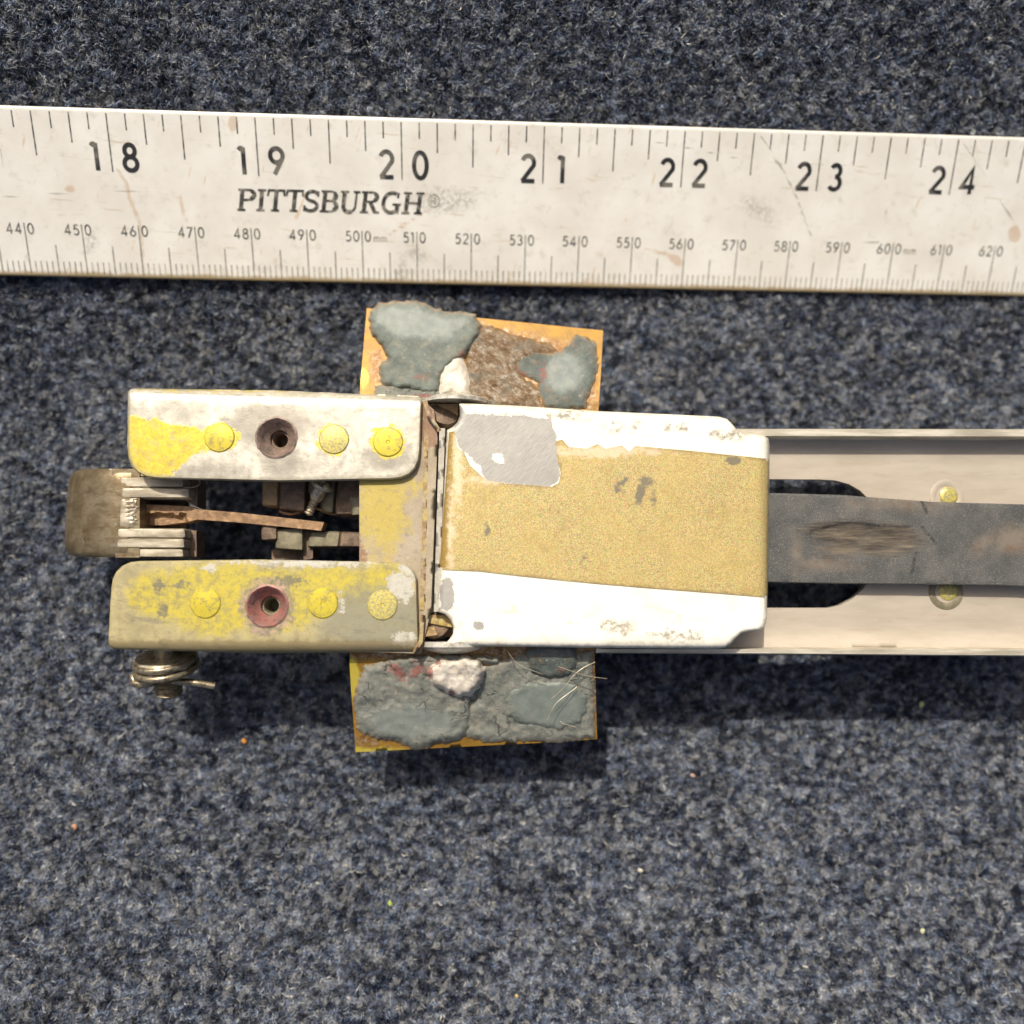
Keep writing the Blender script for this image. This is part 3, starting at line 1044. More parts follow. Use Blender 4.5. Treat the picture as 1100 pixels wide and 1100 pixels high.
mat_sealA = sealant_mat('sealant_grey_green', rgb('737a70'), rgb('5f675f'), rgb('8c8672'))
mat_sealB = sealant_mat('sealant_cracked', rgb('84857a'), rgb('71756c'), rgb('9b9382'), 1.2, .7)
mat_sealC = sealant_mat('sealant_dark_smooth', rgb('626b64'), rgb('4d5650'), rgb('84705a'), 0, .4)
m = Mat('sealant_rough_smear')
c = m.ramp(m.noise(6, 9, .85, m.vec((1, 1.7, 1), 35)), [(.34, rgb('4a3826')), (.45, rgb('7d6142')), (.53, rgb('98866e')), (.62, rgb('cfc5b3'))])
c = m.mix(m.ss(m.noise(3, 6, .8), .52, .62, 0, .8), c, rgb('737468'))
c = m.mix(m.mask('rim', 5.0, 5, 4, .8), rgb('8d6629'), c)
mat_sealD = m.out(c, .5, 0, m.bump(m.noise(12, 9, .85), 1.0, .05))
m = Mat('sealant_white')
c = m.mix(m.ss(m.noise(4, 6, .7), .4, .66), rgb('e0d7c6'), rgb('bfb2a0'))
c = m.mix(m.math('MULTIPLY', m.mask('red', 4, 12, .6, .75), .8), c, rgb('9c5a50'))
mat_sealW = m.out(c, .5, 0, m.bump(m.noise(9, 8, .75), .9, .04))
m = Mat('roller_steel')
c = m.mix(m.ss(m.noise(2.6, 6, .65), .35, .65), rgb('77664a'), rgb('94866a'))
c = m.mix(m.ss(m.noise(4, 6, .75, m.vec((.7, 1.6, 1))), .48, .64, 0, .6), c, rgb('5e4a33'))
c = m.mix(m.ss(m.noise(7, 6, .75), .58, .68, 0, .7), c, rgb('a9a592'))
mat_roller = m.out(c, .33, .6, m.bump(m.noise(16, 6, .7), .35, .015))
m = Mat('lamination_aluminium')
c = m.mix(m.ss(m.noise(3, 5, .6, m.vec((.4, 3, 1))), .35, .65), rgb('bdb39e'), rgb('958a74'))
c = m.mix(m.ss(m.noise(12, 5, .7), .6, .7, 0, .6), c, rgb('907f66'))
mat_lam = m.out(c, .42, .35, m.bump(m.noise(20, 5, .7, m.vec((.3, 3, 1))), .2, .01))
m = Mat('rusty_link')
c = m.mix(m.ss(m.noise(8, 6, .7), .35, .65), rgb('a0805c'), rgb('7c6148'))
c = m.mix(m.ss(m.noise(20, 6, .75), .56, .64, 0, .8), c, rgb('b89566'))
mat_link = m.out(c, .55, .35, m.bump(m.noise(26, 6, .75), .5, .015))
m = Mat('bright_hardware')
c = m.mix(m.ss(m.noise(12, 5, .7), .45, .65), rgb('cfc4a8'), rgb('94826a'))
mat_hw = m.out(c, .28, .5, m.bump(m.noise(24, 4, .7), .15, .01))
m = Mat('pale_hardware')
mat_hwp = m.out(m.mix(m.ss(m.noise(6, 5, .7), .4, .65), rgb('d8d3c4'), rgb('9b9382')), .35, .3, m.bump(m.noise(24, 4, .7), .2, .01))
m = Mat('brassy_hardware')
c = m.mix(m.ss(m.noise(12, 5, .7), .45, .65), rgb('a4977c'), rgb('6a5f4e'))
mat_brass = m.out(c, .35, .7, m.bump(m.noise(24, 4, .7), .2, .01))

# ------------------------------------------------------------------ the metal part
part = thing('riveted_metal_arm', 'worn riveted metal latch arm with gold and white cover, yellow brackets and grey sealant tabs', 'metal arm', tuple(w1(600, 570, 0.2)))

ZB = 2.30
# brackets
upo = rounded([(136, 417), (453, 425), (449, 512), (136, 519)][::1], [6, 5, 26, 34])
upo = rounded([(137.5, 417), (300, 419.5), (453, 426), (450, 514), (300, 517), (136, 513)], [8, 0, 5, 30, 0, 34])
h_up = [(297 + 20.5 * math.cos(a / 20 * 2 * math.pi), 470 + 20.5 * math.sin(a / 20 * 2 * math.pi)) for a in range(20)]
yel_up = union(poly((137, 449), (150, 447), (160, 451), (168, 445), (176, 453), (200, 457), (215, 461), (235, 462), (258, 465), (258, 473), (240, 483), (222, 484), (206, 488), (196, 500), (178, 513), (150, 516), (134, 490)),
               ell(417, 475, 19, 19), ell(357, 472, 16, 17), ell(236, 470, 20, 14), poly((150, 416), (330, 417), (330, 420.5), (150, 419)))
zf = bendz(upo, ZB, 0.15, 9, 2.0, lambda x, y: y - (417 + (x - 137) * 0.028))
sideA = sheet('bracket', upo, zf, lambda x, y: np.where(y < 424, 0.9, ZB - 0.13), mat_brA, part, 4.5, [h_up], (1.2, 3, 5.5),
              {'yellow': yel_up, 'grime': union(ell(285, 455, 45, 22), ell(420, 490, 30, 14), ell(200, 505, 60, 8), ell(300, 495, 25, 14)), 'edge': lambda x, y: 4 - np.abs(sdf(upo, x, y))}, seed=3)

loo = rounded([(121, 603), (280, 601), (430, 604), (447, 614), (450, 700), (280, 702), (116, 697)], [30, 0, 20, 18, 6, 0, 10])
h_lo = [(287 + 20.5 * math.cos(a / 20 * 2 * math.pi), 651 + 20.5 * math.sin(a / 20 * 2 * math.pi)) for a in range(20)]
yel_lo = union(poly((190, 606), (300, 610), (430, 607), (430, 640), (380, 650), (320, 670), (260, 678), (200, 680), (170, 650)), ell(175, 640, 40, 25))
sideB = sheet('bracket', loo, bendz(loo, ZB, 0.22, 14, 2.0, lambda x, y: 701.5 - y), lambda x, y: np.where(y > 694, 0.9, ZB - 0.13), mat_brB, part, 4.5, [h_lo], (1.2, 3, 6, 9),
              {'yellow': yel_lo, 'grey': ell(405, 668, 62, 38),
               'grime': union(ell(172, 628, 6, 6), ell(174, 655, 5, 9), ell(176, 693, 6, 3), ell(310, 625, 14, 6), ell(195, 628, 8, 4)),
               'pink': minus(ell(287, 652, 31, 31), ell(287, 651, 12, 12)),
               'white': union(ell(330, 605, 60, 4), ell(430, 630, 13, 17, -30), ell(435, 686, 12, 8), ell(366, 648, 2.5, 9), ell(225, 610, 8, 4), ell(440, 612, 10, 7, 40)),
               'edge': lambda x, y: y - 688}, seed=4)


def rivet(px, py, mat, par, r=0.245, dim=True, z=ZB):
    prof = [(0.0001, 0.014), (0.02, 0.012), (0.035, 0.026), (r * .6, 0.027), (r * .92, 0.022), (r, 0.002), (r, -0.03)]
    if not dim:
        prof[0] = (0.0001, .034); prof[1] = (.03, .034); prof[2] = (.07, .033)
    return lathe('rivet', prof, w1(px, py, z), (0.01, 0, 1), mat, par, 28)


rivet(236, 470, mat_rivet, sideA, dim=False)
rivet(359, 472, mat_rivet2, sideA, dim=False)
rivet(417, 475, mat_rivet, sideA)
rivet(221, 648, mat_rivet, sideB, dim=False)
rivet(347, 648, mat_rivet, sideB)
rivet(411, 650, mat_rivet2, sideB)


def bushing(px, py, mat, par):
    prof = [(.34, -.02), (.345, .008), (.315, .02), (.295, .005), (.26, -.10), (.17, -.17), (.155, -.19), (.15, -.7), (.0001, -.7)]
    b = lathe('bushing', prof, w1(px, py, ZB), (0, 0, 1), mat, par, 36, jig=.05)
    prof = [(.153, -.25), (.125, -.25), (.115, -.27), (.11, -.66), (.0001, -.66)]
    lathe('bushing_insert', prof, w1(px, py, ZB), (0, 0, 1), mat_olive if py > 600 else mat_grime, par, 24)
    return b


bushing(297, 470, mat_bushB, sideA)
bushing(287, 651, mat_bushR, sideB)

# web plate joining the brackets
webo = [(386, 505), (386, 612), (380, 700), (452, 702), (463, 655), (470, 470), (466, 440), (452, 428), (392, 428)]
web = sheet('web_plate', webo, lambda x, y: 2.16 + 0.0 * x + 0.10 * np.clip((x - (447 + (570 - y) * .02)) / 14, 0, 1), 2.02, mat_web, part, 4.5, (), (),
            {'yellow': union(ell(410, 545, 28, 50), ell(440, 520, 15, 8)), 'rust': union(ell(462, 462, 12, 20), ell(452, 440, 10, 10), ell(388, 600, 5, 20))}, seed=5)
# folded edge strips and hinge rod beside the cover
sheet('folded_edge', [(456, 462), (462, 461), (457, 655), (451, 655)], 2.24, 2.14, mat_web, part, 3)
sheet('folded_edge', [(472, 460), (478, 460), (472, 657), (466, 657)], 2.33, 2.14, mat_edge, part, 3)
tube('hinge_rod', [tuple(w1(468 - (i / 10) * 5, 458 + i * 20, 2.12)) for i in range(11)], 0.04, mat_olive, part, 12)
sheet('folded_edge', [(455, 432), (459, 431), (463, 446), (474, 462), (470, 464), (459, 449)], 2.33, 2.1, mat_web, part, 3)
sheet('folded_edge', [(452, 660), (456, 661), (454, 690), (447, 702), (443, 701), (450, 688)], 2.33, 2.1, mat_web, part, 3)
# lugs seen through the corner cut-outs of the cover
lathe('pivot_lug', [(.0001, .05), (.18, .05), (.25, .02), (.26, -.4)], w1(478, 443, 2.02), (.25, .45, 1), mat_grime, part, 24, jig=.05)
sheet('lug_shoulder', [(456, 434), (492, 434), (492, 446), (470, 444)], lambda x, y: 2.05 + .02 * nz3(x, y, .2), 1.7, mat_tan, part, 3)
lathe('pivot_lug', [(.0001, .05), (.2, .05), (.26, .02), (.27, -.4)], w1(466, 668, 2.05), (.1, .2, 1), mat_grime, part, 24, jig=.05)
sheet('lug_shoulder', [(453, 660), (478, 661), (487, 668), (486, 674), (454, 668)], lambda x, y: 2.16 + .03 * nz3(x, y, .2), 1.8, mat_web, part, 3)
sheet('lug_shoulder', [(455, 673), (467, 674), (470, 682), (455, 684)], lambda x, y: 2.2 + .03 * nz3(x, y, .2), 1.8, mat_tan, part, 3)
sheet('under_plate', [(470, 446), (790, 470), (790, 684), (470, 684)], 1.75, 1.6, mat_grime, part, 14)

# cover
ZC = 2.44
cov = []
cov += [(493, 433), (560, 436), (640, 441.5), (720, 445), (772, 447.5), (781, 450), (787, 456), (792, 462), (799, 465.5), (812, 466.5)]
cov += [(820, 467.5), (825.5, 471), (827, 478), (826, 560), (824.5, 640), (823.5, 667), (821, 674), (816, 677), (806, 678), (797, 680), (790, 686), (785, 692), (779, 696), (770, 697)]
cov += [(640, 696), (540, 694.5), (476, 693.5)]
cov += [(482, 688), (486.5, 681), (487, 673), (484, 666), (478, 660), (470, 657)]
cov += [(472, 610), (476, 540), (480, 462)]
cov += [(486, 459), (491, 454), (494, 447), (494, 440)]
_zb = bevelz(cov, ZC, 0.07, 5)


def zc(x, y):
    d1 = np.clip(696.5 - y, 0, 16) / 16
    d2 = np.clip(826.5 - x, 0, 12) / 12
    d3 = np.clip(x - (480 - (y - 460) * .055), 0, 9) / 9
    d4 = np.clip(y - (432 + (x - 493) * .048), 0, 7) / 7
    q = lambda d, r: r * (1 - np.sqrt(np.clip(1 - (1 - d) ** 2, 0, 1)))
    return _zb(x, y) - q(d1, .10) - q(d2, .20) - q(d3, .12) - q(d4, .04)



cover = sheet('cover', cov, zc, 1.98, mat_cover, part, 4.0, (), (0.8, 2, 3.5, 5.5, 8),
              {'bare': union(minus(poly((494, 437), (500, 447), (560, 449), (590, 452), (596, 470), (598, 500), (600, 508), (598, 516), (590, 521), (560, 519), (540, 517), (522, 514), (518, 500), (508, 490), (498, 484), (490, 466), (490, 455)), ell(536, 493, 11, 7, 20)), ell(480, 640, 6, 14), ell(515, 672, 4, 3)),
               'edge': lambda x, y: 1.5 - np.abs(sdf(cov, x, y) - 1),
               'dirt': union(ell(610, 447, 26, 5), ell(662, 459, 12, 5), ell(683, 460, 4, 6), ell(722, 461, 16, 5), ell(782, 467, 22, 6.5), ell(664, 673, 18, 9), ell(728, 684, 16, 6), ell(745, 682, 10, 6), ell(520, 447, 30, 2), ell(708, 682, 8, 4), ell(478, 636, 5, 16)),
               'faint': lambda x, y: 1.0 - np.minimum.reduce([seg_d(x, y, s) for s in ([(505, 655), (560, 658)], [(580, 662), (600, 664), (612, 670), (620, 663), (645, 661)], [(508, 640), (514, 655)], [(600, 585), (615, 580)], [(655, 690), (740, 690)], [(540, 640), (575, 676), (590, 690)], [(690, 650), (760, 668)], [(720, 655), (735, 672)], [(560, 438), (700, 470)], [(490, 650), (500, 690)])])}, seed=6)
gold = [(482.5, 464), (488, 463), (491, 480), (499, 487), (505, 500), (518, 512), (523, 516), (545, 519.5), (570, 521), (592, 523), (600, 519), (602.5, 508), (599, 495), (597, 474), (604, 472), (611, 480), (630, 482), (642, 477), (650, 482), (668, 478.5), (676, 485), (682, 479), (740, 484), (826.2, 493), (824.8, 642), (780, 638), (700, 632), (640, 627), (560, 619), (513, 613.5), (471.8, 612)]
zg = lambda x, y: zc(x, y) + 0.014
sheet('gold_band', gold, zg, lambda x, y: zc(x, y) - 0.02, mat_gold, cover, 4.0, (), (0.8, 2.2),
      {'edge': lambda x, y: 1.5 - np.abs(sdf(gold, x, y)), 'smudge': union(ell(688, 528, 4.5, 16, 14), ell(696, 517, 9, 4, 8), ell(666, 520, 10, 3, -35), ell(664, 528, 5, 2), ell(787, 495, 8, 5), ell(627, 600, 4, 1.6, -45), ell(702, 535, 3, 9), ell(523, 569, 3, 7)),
       'bend_shade': poly((470, 455), (489, 455), (488, 480), (480, 608), (470, 612)), 'scuff': union(ell(650, 485, 50, 6), ell(492, 500, 4, 40), ell(484, 570, 3, 45), ell(520, 516, 20, 4))}, seed=7)

# channel: floor with slot, two walls with rims, rivet heads
slot = [(700, 514)] + [(x, y) for x, y in ((880, 515), (897, 516), (912, 520), (924, 527), (934, 537), (941, 550), (944, 566), (945, 584), (943, 602), (938, 617), (928, 632), (916, 643), (903, 650), (890, 653))] + [(700, 653)]
ZF = 1.60
chan = sheet('channel', [(690, 466), (1150, 466), (1150, 700), (690, 698)],
             lambda x, y: ZF + 0.10 * (np.clip((488 - y) / 20, 0, 1) ** 2 + np.clip((y - 676) / 20, 0, 1) ** 2), ZF - .12, mat_chan, part, 7, [slot], seed=8)
for yy0, yy1 in (((460.5, 461), (469, 470)), ((696, 697), (701.5, 705.5))):
    a, b = yy0; c_, d_ = yy1
    wl = [(640, a), (1150, b), (1150, d_), (640, c_)]
    sheet('channel_wall', wl, bevelz(wl, 1.98, .05, 3), .95, mat_rim, chan, 8, (), (1.2,), seed=9)
for px, py in ((1017, 534), (1016, 636)):
    rv = lathe('channel_rivet', [(.0001, .035), (.09, .035), (.14, .028), (.165, .005), (.165, -.02)], w1(px + 2, py - 1, ZF), (0, 0, 1), mat_rivet2, chan, 32)
    lathe('dimple_ring', [(.16, -.01), (.20, .006), (.26, .02), (.30, .010), (.31, -.02)], w1(px, py, ZF), (0, 0, 1), mat_chan if py < 600 else mat_olive, chan, 36)

# strap
so = [(700, 527), (826, 529.5), (900, 531.5), (1000, 539), (1070, 541), (1150, 543), (1150, 632), (1070, 629), (1000, 628), (900, 627), (826, 625.5), (700, 624)]


def strapz(x, y):
    z = 1.90 + 0.012 * nz3(x, y, .03, 2)
    d = union(ell(925, 580, 62, 19), ell(900, 575, 35, 16))(x, y)
    z = z - 0.05 * np.clip(d / 8, 0, 1) + 0.03 * np.clip(d / 6, 0, 1) * nz3(x * .25, y, .16, 4)
    return z


gz = bevelz(so, 0, .02, 2)
sheet('strap', so, lambda x, y: strapz(x, y) + gz(x, y), 1.78, mat_strap, part, 3.2, (), (1.0,),
      {'gouge': union(ell(905, 572, 38, 13), ell(950, 580, 40, 17), ell(905, 590, 30, 7)), 'rust': union(ell(1088, 580, 22, 14, 10), ell(1058, 585, 12, 6, -30), ell(965, 542, 30, 5), ell(885, 606, 22, 5), ell(855, 593, 3, 12)),
       'cut': lambda x, y: 1.5 - np.minimum.reduce([seg_d(x, y, s) for s in ([(984, 594), (979, 617)], [(990, 566), (1006, 584)], [(990, 538), (996, 552)], [(870, 571), (905, 562), (980, 566)])])}, seed=10)

# roller and laminated fork on the left
def roller():
    # nose profile in x (picture px) with height; axis runs along y
    V = []; Fc = []
    ys = [503.5, 504.8, 508, 513, 520, 535, 550, 565, 580, 593, 597, 598.5]
    fr = [0.0, 0.4, 0.72, .9, 1, 1, 1, 1, 1, .8, .45, 0.1]
    prof = []
    for i in range(20):
        a = math.pi * (1.0 - i / 19 * 0.5)           # from 180 deg to 90 deg
        prof.append((math.cos(a), math.sin(a)))
    prof = [(-0.9, -.35), (-.98, -.15)] + prof + [(0.25, 1.0)]
    cz = 1.15; rz = 0.80
    m_ = len(prof)
    for yv, f_ in zip(ys, fr):
        lft = 70 - (yv - 503) * 0.06
        for u, v in prof:
            z = cz + v * (rz - (1 - f_) * 0.07)
            p = w1(lft + 58, yv, z)
            p.x += u * (0.86 - (1 - f_) * .26)
            V.append(tuple(p))
    n = len(ys)
    for j in range(n - 1):
        for i in range(m_ - 1):
            a = j * m_ + i
            Fc.append((a, a + 1, a + 1 + m_, a + m_))
    Fc.append(tuple(range(m_)))
    Fc.append(tuple(range((n - 1) * m_, n * m_))[::-1])
    o = mesh_obj('roller', V, Fc, mat_roller, part, 45)
    import bmesh
    bm = bmesh.new(); bm.from_mesh(o.data); bmesh.ops.recalc_face_normals(bm, faces=bm.faces); bm.to_mesh(o.data); bm.free()
    return o


roller()
sheet('fork_core', [(120, 504), (124, 599), (150, 599), (150, 504)], 1.93, 1.0, mat_roller, part, 5)
rag = random.Random(4)
lam_rows = [(503.5, 512.0, 205, 1.90, 117), (512.3, 523.3, 197, 1.95, 129), (523.7, 534.8, 203, 1.955, 130), (567.2, 577.8, 199, 1.955, 126), (578.1, 588.6, 198, 1.95, 125), (588.9, 598.5, 197, 1.92, 124)]
for i, (y0, y1, xe, z, xs0) in enumerate(lam_rows):
    ol = rounded([(xs0, y0), (xe, y0 + .5), (xe + 1, y1 + .3), (xs0, y1)], [0, 3, 3, 0])
    sheet('lamination', ol, lambda x, y, ol=ol, z=z, i=i: bevelz(ol, z, .025, 1.6)(x, y) + .005 * nz3(x * .2, y, .35, i) - .09 * np.clip((x - 188) / 17, 0, 1) ** 2, 1.1, mat_lam, part, 3, (), (1.0, 2.2), seed=20 + i)
edge = [(129, 535)]
for k in range(7):
    y0 = 535.2 + k * 4.5
    edge += [(147 + rag.uniform(-1, 3) - k * .3, y0), (150 + rag.uniform(-1, 1) - k * .4, y0 + 2.2), (146 + rag.uniform(-2, 1) - k * .3, y0 + 4.2)]
edge += [(127, 566.8)]
sheet('fork_web', edge, lambda x, y: bevelz(edge, 1.955, .03, 2.5)(x, y) + .02 * np.sin(y * 1.4) * np.clip((x - 130) / 15, 0, 1), 1.1, mat_lam, part, 2.2, (), (1.0,), seed=33)
sheet('fork_end', [(196, 514), (212, 515), (212, 545), (196, 536)], 1.62, 1.2, mat_grime, part, 5)
sheet('fork_end', [(196, 569), (211, 570), (211, 598), (196, 598)], 1.62, 1.2, mat_grime, part, 5)
sheet('fork_floor', [(145, 505), (200, 505), (200, 598), (145, 598)], 1.15, 1.0, mat_grime, part, 8)

# link arm, screw, inner blocks
lo = [(150, 541.5), (205, 544), (212, 547), (260, 551), (348, 561), (345, 570), (260, 561.5), (212, 558), (200, 561), (175, 564), (150, 564)]
sheet('link_arm', lo, lambda x, y: 1.66 + .01 * nz3(x, y, .2) - .12 * ((y > 553) & (x < 200)), 1.35, mat_link, part, 3, (), (1.0,), seed=12)
s0 = w1(347, 519, 1.74); s1 = w1(329, 557, 1.60)
ax = (s1 - s0).normalized()
q = ax
lathe('screw', [(.0001, -.04), (.13, -.02), (.20, .03), (.20, .08), (.13, .11), (.115, .16), (.12, .26), (.08, .34)] + [(.062 + (.016 if k % 2 else 0), .35 + k * .024) for k in range(11)] + [(.0001, .62)], s0, q, mat_hw, part, 20)
for ol, z, mt, nm in (([(282, 508), (299, 508), (299, 544), (282, 544)], 1.72, mat_tan, 'cross_block'),
                      ([(299, 508), (329, 508), (328, 550), (299, 547)], 1.66, mat_grime, 'cross_block'),
                      ([(331, 508), (362, 508), (358, 552), (346, 550), (340, 530), (330, 530)], 1.60, mat_olive, 'cross_block'),
                      ([(362, 508), (390, 508), (390, 553), (360, 553)], 1.62, mat_grime, 'cross_block'),
                      ([(281, 562), (298, 562), (298, 580), (281, 581)], 1.60, mat_grime, 'cross_block'),
                      ([(297, 568), (326, 566), (326, 592), (296, 590)], 1.55, mat_olive, 'cross_block'),
                      ([(334, 570), (366, 571), (364, 588), (330, 588)], 1.50, mat_olive, 'cross_block'),
                      ([(366, 571), (390, 572), (390, 588), (364, 588)], 1.50, mat_grime, 'cross_block')):
    rl = rounded(ol, 3)
    sheet(nm, rl, bevelz(rl, z, .05, 4), z - .6, mt, part, 5, (), (1.5,))
sheet('frame_floor', [(292, 590), (326, 592), (326, 620), (292, 620)], 1.15, .9, mat_grime, part, 8)
sheet('cross_block', rounded([(326, 571), (336, 570), (336, 600), (326, 602)], 2), 1.38, .9, mat_grime, part, 4)
sheet('cross_block', rounded([(376, 534), (392, 533), (392, 552), (378, 553)], 2), 1.72, 1.2, mat_olive, part, 4)
tube('rusty_wire', [tuple(w1(300 + i * 6, 549 + 3.5 * math.sin(i * .8), 1.50 + .03 * math.cos(i))) for i in range(14)], .022, mat_link, part, 6)
tube('trapped_hair', [tuple(w1(203 + 12 * math.sin(k * .35), 506 + 18 * math.sin(k * .17), 2.1 - k * .02)) for k in range(18)], .006, mat_lam, part, 5)

# pivot heads either side of the cover
lathe('pivot_head', [(.0001, .12), (.2, .11), (.42, .06), (.53, .01), (.53, -.04), (.0001, -.04)], w1(489, 431, 1.95), (0, 1, 0.06), mat_hwp, part, 40)
lathe('pivot_head', [(.0001, .14), (.2, .13), (.42, .08), (.52, .02), (.52, -.06), (.0001, -.06)], w1(486, 693, 1.95), (0, -1, 0.05), mat_hwp, part, 40)

# spring, washer, pin and cotter on the lower bracket
c0 = w1(178, 701, 1.42)
ax = Vector((0, -1, -0.30)).normalized()
ux = Vector((1, 0, 0)); uy = ax.cross(ux).normalized()
if uy.z < 0:
    uy = -uy
path = [tuple(c0 + ax * (0.10 + k / 96 * 0.27) + ux * (.47 * math.cos(k / 96 * 3.7 * math.pi)) + uy * (.47 * math.sin(k / 96 * 3.7 * math.pi))) for k in range(97)]
tube('spring', path, .062, mat_brass, part, 10)
lathe('washer', [(.12, 0), (.47, 0), (.50, .03), (.47, .06), (.12, .07)], c0 + ax * 0.05, ax, mat_hw, part, 36)
lathe('threaded_pin', [(.0001, -.3), (.2, -.3), (.2, .42)] + [(.20 + (.022 if k % 2 else -.012), .42 + k * .033) for k in range(11)] + [(.15, .78), (.0001, .80)], c0, ax, mat_brass, part, 24)
pc = c0 + ax * .48
tube('cotter_pin', [tuple(pc + ux * a + uy * b + ax * c_) for a, b, c_ in ((.1, .1, .0), (.4, .12, .0), (.55, .1, .03), (.80, .06, .10))], .062, mat_brass, part, 10)
tube('cotter_pin', [tuple(pc + ux * a + uy * b + ax * c_) for a, b, c_ in ((-.2, .1, 0), (-.42, .14, .03), (-.50, .16, -.02), (-.52, .12, -.10), (-.42, .1, -.13))], .075, mat_brass, part, 10)
lathe('grommet', [(.0001, .03), (.12, .03), (.19, 0), (.2, -.2)], w1(122, 676, 1.95), (-1, 0, .25), mat_bushR, part, 24)

# side plates with sealant
def rock(h, fall, amp, fq, seed, zb, sm=None):
    def mk(outline):
        def f(x, y):
            d = np.clip(sdf(outline, x, y), 0, None)
            n_ = nz3(x, y, fq, seed, 6)
            r_ = np.abs(nz3(x, y, fq * 3.1, seed + 5, 4))
            if sm is not None:
                n_ = n_ * np.where(sm(x, y) > 0, .3, .8)
                r_ = r_ * np.where(sm(x, y) > 0, .1, .6)
            return zb(x, y) + .006 + h * (1 - np.exp(-(d / fall) ** 1.5)) + amp * np.clip(d / 6, .15, 1) * (n_ - .8 * r_)
        return f
    return mk


def zpu(x, y):
    return 1.85 - np.clip((430 - y) / 100, 0, 2) * .50 + 0 * x


def zpl(x, y):
    return 1.95 - np.clip((y - 700) / 100, 0, 2) * .62 + 0 * x



pu = [(394, 331), (520, 342), (648, 355), (645.5, 400), (641, 470), (520, 470), (385, 465), (387, 412)]
plU = sheet('side_plate', pu, zpu, lambda x, y: zpu(x, y) - .09, mat_plate, part, 4, (), (),
            {'brown': union(poly((500, 345), (560, 356), (600, 366), (640, 385), (642, 440), (490, 440), (480, 400)), ell(405, 395, 9, 18), ell(600, 375, 30, 7), ell(635, 420, 5, 20)), 'pale': ell(390, 405, 6, 12)}, seed=13)
pl_ = [(376, 690), (450, 690), (638, 690), (638.5, 697), (641.5, 794), (600, 797), (382, 808), (377, 740), (375.5, 712)]
plL = sheet('side_plate', pl_, zpl, lambda x, y: zpl(x, y) - .09, mat_plate, part, 4, (), (),
            {'brown': union(ell(628, 740, 14, 50), ell(600, 700, 30, 12), ell(400, 793, 30, 6), ell(500, 702, 140, 9)), 'pale': union(ell(379, 730, 6, 25), ell(400, 806, 35, 3))}, seed=14)

